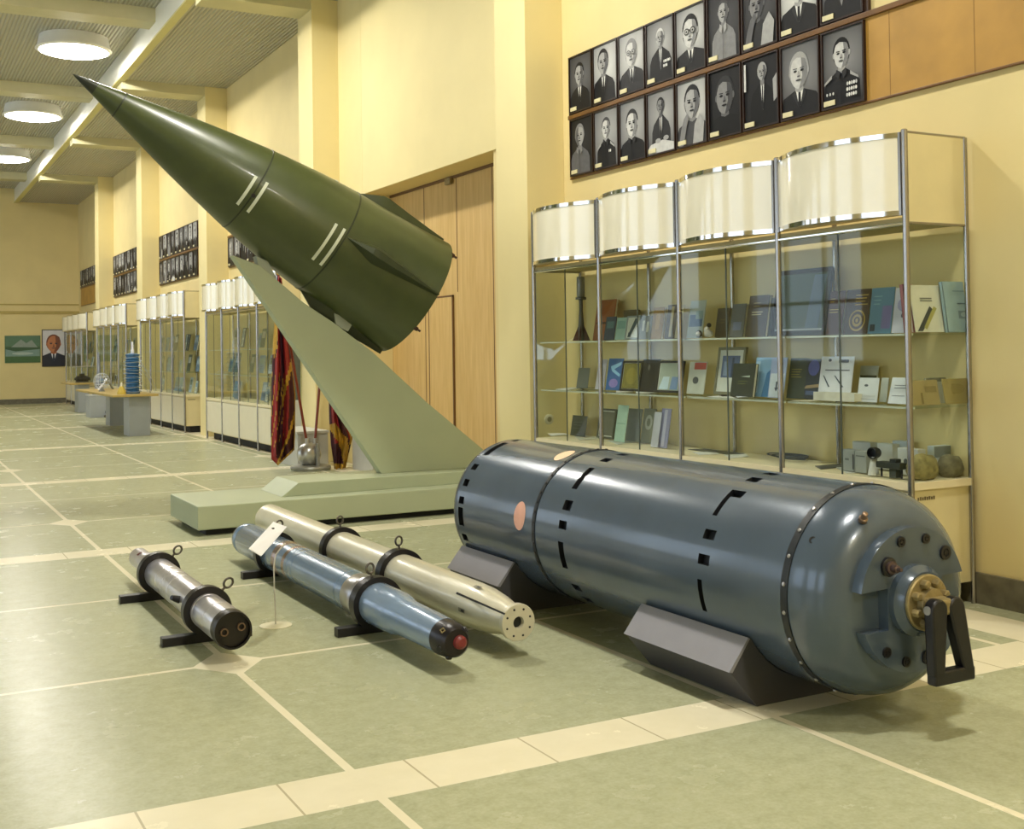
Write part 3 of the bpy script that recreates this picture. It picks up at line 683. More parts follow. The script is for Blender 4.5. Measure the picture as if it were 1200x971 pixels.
item('leaf','brochure','narrow beige brochure on the top shelf against the second post','brochure',790,797,358,S1,5.08,'c9b887',group=Gt)
item('leaf','poster_leaflet','blue and white leaflet on the top shelf, first in the third section','leaflet',804,822,353,S1,A,'b4bcb4',[(.08,.3,.92,.62,'506a8c'),(.45,.5,.9,.72,'8aa09c')],group=Gt)
t = thing('figurine','small white figurine on the top shelf with a dark head','figurine',tuple(frame_at(824,837,380,S1,5.05)[0].o),Gt)
c = V(t.location); MB().ball(c+V((0,0,.025)),.03,sc=(.8,1.3,.85)).ball(c+V((0,.02,.05)),.02,sc=(1,1,1.3)).build('body',flat('ddd8cc'),t); MB().ball(c+V((0,-.005,.085)),.016).build('head',flat('3b342c'),t)
t = thing('figurine','small dark figurine with a white front, beside the white figurine on top shelf','figurine',tuple(frame_at(814,824,386,S1,5.05)[0].o),Gt)
c = V(t.location); MB().ball(c+V((0,0,.026)),.027,sc=(.8,.9,1)).build('body',flat('3a3834'),t); MB().ball(c+V((-.012,-.008,.026)),.018).build('white_front',flat('d6d2c6'),t)
item('book','book','small dark brown book on the top shelf, beside the white figurine','book',837,852,362,S1,A,'4a3c20',[('t',.25,.45,.7,.65,2,'7a6a3c')],group=Gt)
item('book','book','slate grey book on the top shelf, middle of the third section','book',854,870,357,S1,A,'6d6f6e',[(.2,.2,.8,.45,'7c86a0')],group=Gt)
item('book','book','large dark brown book with cream title lines on the top shelf','book',873,896,347,S1,A,'51402a',[('t',.25,.7,.6,.85,2,'a8966a'),('t',.2,.5,.75,.62,2,'d2c49a')],group=Gt)
item('leaf','folder','pale grey folder on the top shelf beside the framed certificate','folder',896,903,350,S1,5.18,'9c9a80',group=Gt)
item('frame','framed_certificate','big dark framed certificate under glass on the top shelf behind the third post','certificate',903,966,316,S1,5.17,'3c3426',[(.07,.07,.93,.93,'5e6a5c'),(.05,.04,.95,.10,'c8ccd0'),('p',[(.62,.1),(.85,.1),(.92,.9),(.7,.9)],'6c7c8c')],group=Gt)
item('book','book','reddish brown book with gold title on the top shelf, right of the certificate','book',967,985,342,S1,A,'5b3820',[('t',.1,.72,.4,.85,2,gold),('t',.1,.48,.7,.6,2,gold)],group=Gt)
item('book','book','brown book with a round gold emblem on the top shelf','book',987,1015,340,S1,A,'4e3a20',[('t',.4,.62,.92,.9,4,gold),('o',.55,.3,.34,.24,gold),('o',.55,.3,.29,.20,'4e3a20'),('o',.55,.3,.2,.14,gold),('o',.55,.3,.12,.08,'4e3a20'),('o',.55,.3,.06,.05,gold)],group=Gt)
item('book','book','blue-teal book with a lilac corner on the top shelf','book',1016,1043,338,S1,A,'5f8aa2',[(.55,.1,.95,.6,'7d78a8'),(.08,.05,.3,.2,'2a3844'),('t',.15,.6,.5,.85,3,'89b0bd')],group=Gt)
item('leaf','brochure','white and lilac brochure on the top shelf, left of the corner post','brochure',1044,1064,338,S1,A,'dcdce8',[('o',.5,.62,.3,.14,'b2aed2'),('o',.55,.5,.07,.06,'5a5a72'),('o',.55,.38,.07,.05,'5a5a72')],group=Gt)
item('book','book','pink and maroon spined book on the top shelf behind the corner post','book',1063,1074,334,S1,4.64,'a4606a',[(.05,0,.25,1,'6a2c30'),(.45,0,.6,1,'e6d8d2')],axis=1,tilt=6,group=Gt)
item('book','book','tan book with a dark corner, tilted behind the white technical brochure','book',1074,1092,335,S1,4.68,'a8863c',[('p',[(.1,1),(1,.9),(1,.8),(.1,.9)],'5e4a22')],axis=1,tilt=8,group=Gt)
item('leaf','brochure','white brochure with a diagonal dark device printed on it, at the case end','brochure',1073,1113,335,S1,4.605,'d8d6c4',[(.25,.7,.6,.73,'7a7a70'),(.25,.65,.6,.68,'8a8a80'),('p',[(.05,.02),(.2,.02),(.62,.45),(.5,.55)],'3a3e40'),('p',[(.25,.1),(.32,.05),(.7,.5),(.62,.55)],'a8a25c')],axis=1,tilt=10,group=Gt)
item('book','book','light blue book with small grey picture, last on the top shelf by side glass','book',1111,1146,331,S1,4.572,'9ab4bf',[('t',.3,.78,.9,.84,1,'7c94a0'),('t',.4,.5,.85,.62,1,'5f7886'),(.4,.26,.8,.42,'7b909a'),('o',.6,.34,.13,.05,'a5b8bd')],axis=1,tilt=8,group=Gt)
# middle shelf
item('leaf','card','small dark grey card standing alone on the left of the middle shelf','card',675,688,432,S2,5.2,'6c6e66',group=Gm)
item('leaf','leaflet','pale lilac leaflet on the middle shelf behind the first post','leaflet',697,707,422,S2,5.15,'c2bcc6',[(.4,.05,.8,.3,'5d5468')],group=Gm)
item('leaf','booklet','bright blue booklet with a white swirl on the middle shelf','booklet',709,726,421,S2,A,'2f5f9c',[('p',[(.2,.75),(.9,.9),(.9,.8),(.45,.66),(.9,.5),(.85,.42),(.3,.6)],'8fc0e0'),('o',.5,.22,.3,.14,'8a7cc0')],group=Gm)
item('frame','framed_picture','black framed olive-gold picture on the middle shelf','picture',726,749,424,S2,A,'24221c',[(.08,.08,.92,.92,'7c7430'),('o',.5,.5,.28,.28,'8f8434')],group=Gm)
item('book','folder','black folder with a small grey emblem on the middle shelf','folder',749,769,422,S2,A,'1b1918',[('o',.4,.75,.07,.09,'5c5a54'),('t',.2,.2,.6,.5,3,'34322e')],group=Gm)
item('frame','framed_picture','black framed white and blue print on the middle shelf by the second post','picture',768,797,424,S2,A,'23211f',[(.08,.08,.92,.92,'b2bcae'),('p',[(.1,.1),(.48,.1),(.5,.5),(.25,.5)],'cfe2ee'),('p',[(.55,.1),(.85,.1),(.85,.5),(.6,.5)],'7d97be')],group=Gm)
item('leaf','leaflet','white leaflet with a red heading on the middle shelf, third section','leaflet',804,824,425,S2,A,'c6c8bc',[(.3,.76,.97,.97,'b8504a'),('o',.45,.42,.17,.11,'4e5458')],group=Gm)
item('frame','framed_print','print in a white mount with blue skyline picture on the middle shelf','print',836,868,408,S2,5.16,'7f7c62',[(.06,.05,.94,.95,'d8dad0'),(.18,.36,.82,.82,'5e6f94'),(.25,.4,.4,.7,'8fa0bc'),(.55,.36,.62,.78,'3c4a66')],group=Gm)
item('book','book','dark green book with a white streak, in front of the white-mounted print','book',855,881,427,S2,5.06,'2c3222',[('p',[(.4,.6),(.8,.64),(.8,.58)],'b9c4b2'),('t',.3,.35,.7,.5,2,'6a6e3a')],group=Gm)
item('leaf','brochure','light blue brochure, slightly fanned, on the middle shelf by the third post','brochure',881,900,420,S2,A,'8ab4d8',[('p',[(.55,.0),(.98,.0),(.98,.7),(.75,.6)],'4478a8'),(.05,.1,.3,.9,'b0cfe6')],group=Gm)
item('leaf','booklet','pale blue booklet with a small dark arrow on the middle shelf behind third post','booklet',899,917,420,S2,5.08,'a8b6dc',[(.05,.02,.95,.6,'dde6f2'),('p',[(.45,.4),(.55,.4),(.55,.25),(.62,.25),(.5,.15),(.38,.25),(.45,.25)],'39445c')],group=Gm)
item('book','book','dark green book with gold lines on the middle shelf, right of third post','book',921,941,421,S2,A,'384034',[('t',.15,.5,.75,.75,4,'8c8244')],group=Gm)
item('book','book','dark blue picture book with a round planet on the middle shelf','book',941,958,422,S2,A,'28303c',[('o',.5,.78,.38,.2,'5a62a8'),(.1,.1,.9,.2,'4c5c80'),('p',[(0,.25),(1,.3),(1,.38),(.1,.33)],'a08a6c')],group=Gm)
item('book','book','flat closed white book lying on the middle shelf, carrying the white leaflet','book',953,1001,461,S2,5.02,'dcd8c6',tilt=2,th=.10,group=Gm)
item('leaf','leaflet','white leaflet with small aircraft drawings on the middle shelf','leaflet',958,996,419,S2+.032,5.12,'e4e6ee',[('t',.15,.6,.9,.68,1,'4a4e66'),(.55,.84,.85,.92,'5a5e70'),('p',[(.1,.5),(.14,.5),(.35,.2),(.3,.2)],'55606e'),('p',[(.45,.5),(.49,.5),(.78,.2),(.72,.2)],'55606e'),('o',.28,.9,.05,.04,'3c4048')],group=Gm)
item('leaf','photo_card','card with a dark photo strip at the back of the middle shelf, last section','card',1004,1025,430,S2,5.27,'c3c8c4',[(.04,.35,.96,.72,'47524c')],group=Gm)
item('leaf','card','white card with a tiny mark on the middle shelf, front of the photo strip','card',1004,1027,444,S2,5.08,'dfe2e4',[('o',.4,.68,.1,.05,'5c626a'),(.1,.1,.9,.13,'b4babc')],group=Gm)
item('leaf','card','narrow white card on the middle shelf, just left of the tilted text card','card',1030,1038,444,S2,5.15,'c9cec8',group=Gm)
item('leaf','card','white card with two lines of print on the middle shelf beside the corner post','card',1040,1063,444,S2,5.04,'e2e5e8',[('t',.2,.55,.85,.75,2,'5e656e'),('t',.15,.25,.8,.35,1,'8a9096')],group=Gm,tilt=16)
item('leaf','booklet','tan booklet with a darker square on the middle shelf behind the side glass','booklet',1070,1102,447,S2,4.59,'a29160',[(.5,.5,.92,.75,'8a7a4c'),(.32,.05,.4,.5,'7d6c40')],axis=1,group=Gm)
item('leaf','booklet','plain tan booklet on the middle shelf in the far corner of the side glass','booklet',1108,1141,445,S2,4.575,'a0905a',[(.3,.4,.4,.8,'877642'),('o',.5,.6,.25,.2,'94844e')],axis=1,group=Gm)
item('leaf','leaflet','pale grey leaflet behind the two tan booklets on the middle shelf','leaflet',1088,1114,444,S2,4.68,'a9aa98',[(.05,.85,.95,1,'6c6c58')],axis=1,group=Gm)
# floor of the case
item('leaf','plaque','dark grey plaque on the case floor under the wall socket side','plaque',668,685,488,S3,5.18,'4a4a42',[('t',.2,.3,.7,.75,3,'6e6e62')],group=Gb)
item('frame','framed_picture','dark framed picture on the case floor behind the first post','picture',699,718,480,S3,5.22,'50503f',[(.1,.1,.9,.9,'6a6a5a')],group=Gb)
item('leaf','booklet','pale mint booklet standing on the case floor','booklet',719,731,476,S3,A,'a6c4b0',[(.1,.48,.9,.52,'8fb09c')],group=Gb)
item('leaf','panel_sheet','grey sheet on the case floor right of the mint booklet','sheet',732,748,480,S3,B_,'83857a',group=Gb)
item('leaf','panel_sheet','olive grey sheet with a pale crest on the case floor','sheet',750,764,480,S3,B_,'77775e',[('o',.5,.6,.3,.22,'b0b09a'),('o',.5,.6,.15,.12,'77775e')],group=Gb)
item('leaf','booklet','pale lilac booklet on the case floor, left one of the two lilac booklets','booklet',762,770,484,S3,5.05,'b8b8bf',group=Gb)
item('leaf','booklet','striped lilac booklet on the case floor, right one of the two lilac booklets','booklet',770,781,480,S3,5.07,'8a87a6',[(.35,.03,.65,.97,'b6b4c6')],group=Gb)
item('box','carton','white box with a grey front at the back of the case floor, behind the lens','box',999,1020,519,S3,5.25,'c4c8ca',tilt=0,th=.06,group=Gb)
item('box','carton','pale grey carton on the case floor left of the small lens','box',986,1001,528,S3,5.0,'9ba09c',[(.3,.5,.6,.6,'6c706c'),(.88,.1,.98,.8,'3c3c3a')],tilt=0,th=.06,group=Gb)
item('box','carton','small pale carton touching the black lens on the case floor','box',1002,1015,530,S3,4.98,'a6aaa4',[(.1,.75,.9,.8,'6c706c')],tilt=0,th=.05,group=Gb)
item('box','carton','white carton on the case floor right of the lens','box',1028,1046,521,S3,5.22,'d6d8d4',tilt=0,th=.06,group=Gb)
item('box','carton','bluish carton at the back of the case floor by the corner post','box',1046,1064,518,S3,5.28,'aab2b8',tilt=0,th=.05,group=Gb)
item('box','carton','white carton with a small dark mark behind the corner post','box',1052,1076,527,S3,5.1,'d2d4d0',[('o',.4,.5,.1,.12,'5c605c')],tilt=0,th=.06,group=Gb)
item('box','carton','blue-white carton on the case floor in the far corner of the side glass','box',1095,1126,523,S3,4.72,'ccd6da',[(.05,.12,.95,.5,'dfe6e8'),(.0,.6,1,.98,'8a949a')],axis=1,tilt=0,th=.05,group=Gb)
def rock(x0, x1, yt, Yp, lab, c):
    F, w, h = frame_at(x0, x1, yt, S3, Yp, 1, 0); t = MB(); n, mm = 16, 9; rnd = random.Random(x0)
    ctr = F.o+V((0, .04, h*.42)); k = len(t.v)
    t.ball(ctr, 1, n=n, m=mm, sc=(w*.52, .06, h*.58))
    for p in t.v:
        f = 1+.10*math.sin(p.x*61+x0)*math.cos(p.z*53+p.y*30); q = ctr+(p-ctr)*f; p.x, p.y, p.z = q.x, q.y, max(S3+.001, q.z)
    o = t.build('rock_sample', mat('rock_'+c, c, .9, var=.35, scale=30, bump=.4), None, 40); tag(recentre(o), lab, 'rock', Gb)
rock(1071, 1104, 533, 4.59, 'mossy yellow-grey rock sample on the case floor behind the corner post', '8a8050')
rock(1108, 1133, 534, 4.60, 'dark grey-brown rock sample on the case floor by the side glass', '6f6a52')
# lens on a stand, dark device, papers, coil, wall socket, launcher model
F, w, h = frame_at(1016, 1031, 522, S3, 4.96); c = V(F.o)
t = thing('lens_model','small black lens on a white conical stand on the case floor','lens',tuple(c),Gb)
cc = pl(1023.5, 530.5, 0, 4.96)
MB().lathe([(0,.028),(.02,.034),(.05,.034),(.055,.030),(.03,.024)], cc+V((.03,0,0)), (-1,-.15,0), 28, (True,True)).build('lens_barrel', blackm, t)
MB().lathe([(0,.033),(.005,.033),(cc.z-S3-.03,.012)], c, (0,0,1), 20).build('cone_stand', flat('dcdcd6'), t)
F, w, h = frame_at(1031, 1059, 540, S3, 4.95); c = V(F.o)
t = thing('camera_device','dark green boxy device on short legs on the case floor, right of the lens','device',tuple(c),Gb)
MB().box(c+V((-.03,-w/2,.05)), c+V((.03,w/2,.085))).build('device_body', flat('33362c'), t, 0, .004)
MB().box(c+V((-.02,-w*.28,.0)), c+V((.02,w*.0,.05))).build('device_base', flat('474a40'), t, 0, .003)
for yy in (-w*.42, w*.42): MB().lathe([(0,.006),(.05,.006)], c+V((0,yy,0)), (0,0,1), 8).build('leg', dkmetal, t)
MB().box(c+V((-.025,-w*.3,.085)), c+V((.02,-w*.05,.105))).build('knob_block', flat('2a2c26'), t, 0, .003)
def paper(lab, pts, z, c='e6e6e0', name='paper_sheet', g=Gm):
    P = []
    for x, y in pts:
        p = pl(x, y, 2, z)
        if p.x > 5.30: p = pl(x, y, 0, 5.30)
        if p.x < 4.94: p = pl(x, y, 0, 4.94)
        p.z = z; P.append(p)
    if max(p.x for p in P)-min(p.x for p in P) < .09:
        y0, y1 = min(p.y for p in P), max(p.y for p in P); xx = min(max(min(p.x for p in P), 4.94), 5.15); P = [V((xx, y0, z)), V((xx+.02, y1, z)), V((xx+.15, y1-.03, z)), V((xx+.14, y0+.02, z))]
    o = MB().prism(P, (0,0,.003)).build(name, flat(c), None, 0); tag(recentre(o), lab, 'paper', g)
paper('white papers fanned flat on the left of the middle shelf', ((651,456),(668,450),(680,448),(679,453),(664,457)), S2+.001)
paper('grey flat booklet on the middle shelf behind the first post', ((680,451),(703,450),(703,455),(676,455)), S2+.005, '6a665a')
paper('white flat papers on the middle shelf in front of the olive picture', ((722,458),(738,456),(742,459),(722,462)), S2+.001)
paper('long white flat paper on the middle shelf in front of the black folder', ((745,459),(780,456),(788,459),(746,463)), S2+.001)
paper('white flat papers on the middle shelf in front of the dark green book', ((828,466),(850,463),(862,467),(866,471),(838,470)), S2+.001)
paper('pinkish flat paper on the middle shelf at the foot of the white-mounted print', ((842,462),(860,461),(862,464),(846,465)), S2+.001, 'd4c4b8')
paper('blue-white flat paper on the middle shelf before the light blue brochure', ((860,462),(884,460),(888,464),(864,466)), S2+.005, 'd8dee6')
paper('cream flat paper on the middle shelf right of the third post', ((924,470),(940,470),(946,474),(926,474)), S2+.001, 'd8d2ba')
paper('white flat sheet on the case floor at the left end', ((640,507),(662,506),(668,510),(646,511)), S3, g=Gb)
paper('pale flat sheet on the case floor in front of the grey plaque', ((672,510),(704,508),(712,512),(680,516)), S3, 'c9c6b0', g=Gb)
paper('white flat sheet on the case floor below the mint booklet', ((712,516),(734,512),(748,516),(724,521)), S3, 'cfd2c6', g=Gb)
paper('white flat sheet on the case floor, third section, left one', ((812,530),(838,529),(843,532),(820,533)), S3, g=Gb)
paper('white flat sheet on the case floor, third section, right one', ((848,533),(874,532),(878,535),(856,537)), S3, g=Gb)
paper('dark flat folder on the case floor of the third section', ((816,526),(872,522),(876,526),(830,528)), S3, '4a4c44', 'flat_folder', Gb)
paper('large white sheet on the case floor left of the lens', ((980,548),(1010,545),(1022,553),(992,556)), S3, 'dcdcd2', g=Gb)
paper('dark flat folder on the case floor left of the pale carton', ((955,546),(985,543),(990,547),(962,550)), S3, '55554e', 'flat_folder', Gb)
co_ = MB()
for q, r_ in enumerate((.05,.065,.08,.09)):
    c = pl(930, 537, 2, S3+.01); co_.tube([c+V((Cc(2*PI*j/28)*r_, S(2*PI*j/28)*r_*1.9+.02*q, .006*q)) for j in range(28)], .004, 6, closed=True)
tag(recentre(co_.build('cable_coil', flat('3a3c38'), None, 40)), 'flat coil of dark cable on the case floor by the third post', 'cable', Gb)
c = pl(643, 491, 1, 8.96)
t = thing('wall_socket', 'round cream socket on the pilaster, seen through the left end of near case', 'socket', tuple(c))
MB().lathe([(0,.045),(.012,.045),(.015,.04)], c, (0,-1,0), 28).build('socket_plate', flat('dad2b0'), t); MB().lathe([(.014,.024),(.018,.02)], c, (0,-1,0), 20).build('socket_well', flat('8f8864'), t)
F, w, h = frame_at(670, 692, 325, S1, 5.12, 0, 0); c = V(F.o)
t = thing('rocket_model', 'slim launch rocket model with thick upper tube and fins on the top shelf', 'model', tuple(c), Gt)
mg = mat('model_grey', '8d8a84', .35, .4, var=.1); mb_ = flat('5a3420')
MB().lathe([(.0,.024),(.1,.026),(.16,.022),(.22,.018),(.24,.016),(h*.62,.016),(h*.66,.026)], c, (0,0,1), 24).build('lower_stage', mat('model_dark', '5e5a54', .4, .4, var=.1), t)
MB().lathe([(h*.66,.026),(h*.70,.034),(h*.98,.034),(h,.030)], c, (0,0,1), 24).build('upper_tube', mg, t)
MB().ring(c+V((0,0,h*.66)), (0,0,1), .03, .045, .02, 24).build('collar', mat('model_dark', '5e5a54'), t)
for a in (45, 135, 225, 315):
    d = V((Cc(rad(a)), S(rad(a)), 0)); e = V((-d.y, d.x, 0))*.004
    MB().prism([c+d*.02-e, c+d*.075-e, c+d*.06+V((0,0,.035))-e, c+d*.02+V((0,0,.13))-e], e*2).build('fin', mb_, t, 0)
# ------------------------------------------------------------------ things in the far cases
fc = ['7f9cb4', 'c9ccd2', '5a6a58', '8fa8a0', '3f4c58', 'b8b098', '6c86a4', '9aa4a8', '4e5a4a', 'a8b8c8']
ordn = ['first', 'second', 'third', 'fourth', 'fifth', 'sixth', 'seventh', 'eighth', 'ninth', 'tenth']
where = {2: 'case left of the red flags', 3: 'case behind the blue model', 4: 'case behind the spire', 5: 'farthest case'}
rnd = random.Random(3)
protos = []
for kk, _ in FAR:
    y0 = CY0+PITCH*kk-.10
    for z, sn in ((S1, 'top'), (S2, 'middle'), (S3, 'lowest')):
        n = {2: 7, 3: 8, 4: 5, 5: 4}[kk] - (2 if sn == 'lowest' else 0)
        for q in range(n):
            y = y0+.3+(4*CW-.6)*(q+.2+.6*rnd.random())/n; x = 5.05+.18*rnd.random()
            lab = '%s item from the far end, %s shelf, %s' % (ordn[n-1-q], sn, where[kk]); gp = 'exhibits in the far cases'
            ki = rnd.randrange(10)
            if len(protos) < 10:
                w_, h_ = .16+.16*rnd.random(), .22+.12*rnd.random(); c1 = fc[len(protos)]
                z += .007; F = Fr((x, y, z), V((0,-1,0)), V((Cc(rad(80)),0,S(rad(80)))), V((-S(rad(80)),0,Cc(rad(80)))))
                kd = ('book','frame','leaf')[len(protos) % 3]
                de = [(.15,.5,.85,.85,fc[(len(protos)+3) % 10]), ('t',.2,.15,.8,.4,3,'50565c')]
                o = item(kd, {'book':'book','frame':'framed_picture','leaf':'information_sheet'}[kd], lab, {'book':'book','frame':'picture','leaf':'sheet'}[kd], 0,0,0,0,0,c1,de,group=gp,FW=(F,w_,h_)); protos.append(o)
            else: dup(protos[ki], (x, y, z+.007), lab, gp)
# ================================================================== PORTRAITS AND WOODEN BOARDS ON THE WALL
GREY = ['0e0e0f', '1c1c1e', '2c2c2e', '444446', '606062', '808080', 'a2a2a0', 'c6c6c2', 'e4e4de']
gm = [mat('photo_grey_%d' % q, g, .45, var=.10, scale=25, spec=.2) for q, g in enumerate(GREY)]
PW, PH = .372, .50
def grad(a, b):                            # studio backdrop: lighter behind the head, darker to the corners
    k = 'backdrop_%d_%d' % (a, b)
    if k in MATS: return MATS[k]
    m = bpy.data.materials.new(k); m.use_nodes = True; nt = m.node_tree; N = nt.nodes; L = nt.links; p = N['Principled BSDF']
    tc = N.new('ShaderNodeTexCoord'); d = N.new('ShaderNodeVectorMath'); d.operation = 'DISTANCE'; d.inputs[1].default_value = (0, -.03, .30)
    mr = N.new('ShaderNodeMapRange'); mr.inputs[1].default_value = .04; mr.inputs[2].default_value = .30
    rp = N.new('ShaderNodeValToRGB'); rp.color_ramp.elements[0].color = (*lin(GREY[b]), 1); rp.color_ramp.elements[1].color = (*lin(GREY[max(0, a-1)]), 1)
    L.new(tc.outputs['Object'], d.inputs[0]); L.new(d.outputs['Value'], mr.inputs[0]); L.new(mr.outputs[0], rp.inputs[0]); L.new(rp.outputs[0], p.inputs['Base Color'])
    p.inputs['Roughness'].default_value = .45; p.inputs['Specular IOR Level'].default_value = .2; MATS[k] = m; return m
def ell(u, v, ru, rv, a0=0, a1=360, n=22): return [(u+ru*Cc(rad(a0+(a1-a0)*t/n)), v+rv*S(rad(a0+(a1-a0)*t/n))) for t in range(n+1 if a1-a0 < 360 else n)]
def portrait(label, y, z, sp, name='portrait_photo', W=PW, H=PH, X=5.335, facing='W', mats=None, group='black and white portraits on the wall', frame='26130c', plate=True):
    ms = mats or gm
    t = thing(name, label, 'portrait', (X, y, z), group)
    if facing == 'W': r, n = V((0,-1,0)), V((-1,0,0))
    else: r, n = V((1,0,0)), V((0,-1,0))
    F = Fr((X if facing == 'W' else y, y if facing == 'W' else X, z), r, V((0,0,1)), n)
    if facing != 'W': t.location = F.o; ORG[t.name] = V(F.o)
    M = F.mat(); f_ = .012*W/PW
    m_ = MB()
    for a in ((-W/2,0,W/2,f_),(-W/2,H-f_,W/2,H),(-W/2,f_,-W/2+f_,H-f_),(W/2-f_,f_,W/2,H-f_)): m_.box((a[0],a[1],-.02), (a[2],a[3],.006), M=M)
    m_.build('frame', mat('frame_'+frame, frame, .35, var=.15), t, 0)
    mb = MB(); q = [0]; iw, ih = W-2*f_, H-2*f_
    ms = list(ms); b0, b1 = sp['bg'], sp.get('bg2', sp['bg'])
    ms.append(grad(b0, b1) if mats is None else ms[b0])
    mb.box((-iw/2, f_, -.018), (iw/2, H-f_, -.004), len(ms)-1, M)
    def P(pts, mi):
        q[0] += 1
        pts = [(min(1, max(0, u)), min(1, max(0, v))) for u, v in pts]
        mb.face([F.P((u-.5)*iw, f_+v*ih, -.004+.0004*q[0]) for u, v in pts], mi)
    hx, hy, s, lean = sp.get('x', .5), sp.get('y', .62), sp.get('s', .2), sp.get('lean', 0)
    asp = iw/ih; rx, ry = s, s*1.32*asp; su, fa, ha = sp['suit'], sp['face'], sp['hair']
    g2 = sp.get('bg2', sp['bg'])
    sh = sp.get('sh', s*2.3); nb = hy-ry*1.0
    P([(hx-sh+lean, 0), (hx+sh+lean, 0), (hx+sh*.96+lean, nb*.55), (hx+sh*.78+lean, nb*.74), (hx+s*.5, nb*.96), (hx-s*.5, nb*.96), (hx-sh*.78+lean, nb*.74), (hx-sh*.96+lean, nb*.55)], su)
    if sp.get('desk'): P([(0,0),(1,0),(1,.12),(.55,.2),(.1,.16),(0,.1)], 7); P(ell(hx-.12,.2,.1,.04), 6); P(ell(hx+.18,.22,.1,.04), 6)
    if sp.get('tie', 1):
        P([(hx-s*.42, nb*.98), (hx+s*.42, nb*.98), (hx+s*.06, nb*.35), (hx-s*.06, nb*.35)], 8 if su < 4 else 7)
        P([(hx-s*.12, nb*.9), (hx+s*.12, nb*.9), (hx+s*.16, nb*.45), (hx, nb*.3), (hx-s*.16, nb*.45)], sp.get('tiec', 1))
        P([(hx-s*.42, nb*.98), (hx-s*.75, nb*.8), (hx-s*.1, nb*.3)], su+1 if su < 8 else 7); P([(hx+s*.42, nb*.98), (hx+s*.75, nb*.8), (hx+s*.1, nb*.3)], su+1 if su < 8 else 7)
    P([(hx-s*.42, hy-ry*.5), (hx+s*.42, hy-ry*.5), (hx+s*.45, nb*.93), (hx, nb*.86), (hx-s*.45, nb*.93)], max(0, fa-1))
    P(ell(hx-.004, hy+ry*.10, rx*1.08, ry*1.02), ha)
    for sg in (-1, 1): P(ell(hx+sg*rx*.97, hy-ry*.05, rx*.14, ry*.2), max(0, fa-1))
    P(ell(hx, hy-ry*.04, rx*.93, ry*.98), fa)
    side = sp.get('side', 1)
    P([(hx+side*rx*.25, hy+ry*.85)]+[(hx+side*rx*.93*Cc(rad(a)), hy-ry*.04+ry*.98*S(rad(a))) for a in range(70, -91, -16)]+[(hx+side*rx*.38, hy-ry*.3)], max(0, fa-2))
    hl = sp.get('hl', .58)
    P([(hx+rx*1.05*Cc(rad(a)), hy+ry*.08+ry*1.02*S(rad(a))) for a in range(12, 169, 12)]+[(hx-rx*.7, hy+ry*(hl+.05)), (hx-rx*.2, hy+ry*(hl+.22)), (hx+rx*.45, hy+ry*(hl+.12)), (hx+rx*.85, hy+ry*hl)], ha)
    for sg in (-1, 1):
        P(ell(hx+sg*rx*.38, hy+ry*.02, rx*.2, ry*.075), max(0, fa-4)); P(ell(hx+sg*rx*.38, hy+ry*.0, rx*.08, ry*.055), 0)
        P([(hx+sg*rx*.16, hy+ry*.18), (hx+sg*rx*.62, hy+ry*.2), (hx+sg*rx*.62, hy+ry*.14), (hx+sg*rx*.16, hy+ry*.12)], max(0, ha-0 if ha < 5 else 4))
    P([(hx-rx*.04, hy), (hx+rx*.06, hy), (hx+rx*.17, hy-ry*.3), (hx-rx*.14, hy-ry*.3)], max(0, fa-1)); P(ell(hx, hy-ry*.31, rx*.16, ry*.05), max(0, fa-3))
    P(ell(hx, hy-ry*.52, rx*.3, ry*.055), max(0, fa-4))
    if sp.get('glasses'):
        for sg in (-1, 1):
            P(ell(hx+sg*rx*.42, hy+ry*.03, rx*.34, ry*.21), sp.get('gl', 1)); P(ell(hx+sg*rx*.42, hy+ry*.02, rx*.26, ry*.15), fa-1); P(ell(hx+sg*rx*.42, hy+ry*.02, rx*.09, ry*.06), 1)
        P([(hx-rx*.1, hy+ry*.1), (hx+rx*.1, hy+ry*.1), (hx+rx*.1, hy+ry*.04), (hx-rx*.1, hy+ry*.04)], sp.get('gl', 1))
    if sp.get('collar'):
        for sg in (-1, 1): P([(hx+sg*s*.1, nb*.9), (hx+sg*s*.6, nb*.98), (hx+sg*s*.7, nb*.8), (hx+sg*s*.25, nb*.7)], min(8, su+1))
        P([(hx-.008, nb*.75), (hx+.008, nb*.75), (hx+.008, 0), (hx-.008, 0)], max(0, su-1))
    if sp.get('epaulet'):
        for sg in (-1, 1): P([(hx+sg*sh*.5, nb*.86), (hx+sg*sh*.9, nb*.68), (hx+sg*sh*.95, nb*.6), (hx+sg*sh*.5, nb*.76)], 6)
    for j in range(sp.get('medals', 0)):
        P(ell(hx+.16+.055*(j % 5), nb*.52-.075*(j//5), .024, .026, n=10), 7+(j % 2))
    if sp.get('stars'):
        for j in range(3): P(ell(hx-.34+.08*j, nb*.34, .022, .022, n=8), 7)
    if sp.get('hand'):
        P([(.05,0),(.22,0),(.34,.30),(.42,.42),(.36,.5),(.24,.42),(.14,.25)], fa-1); P([(.55,.0),(.9,0),(.95,.3),(.8,.45),(.62,.3)], 6)
    if sp.get('stripe'): P([(.02,.95),(.08,.95),(.08,.55),(.02,.55)], 7); P([(.88,.62),(1,.7),(1,.35),(.9,.3)], 6)
    mb.build('photo_print', ms, t, 0)
    if plate: MB().box((-W/2+.018, .022, -.002), (-W/2+.018+W*.26, .055, .004), M=M).build('name_plate', flat('d8cfa4'), t, 0)
    return t
CWID = .391; YB0 = 8.80; ZL, ZU = 2.945, 3.495
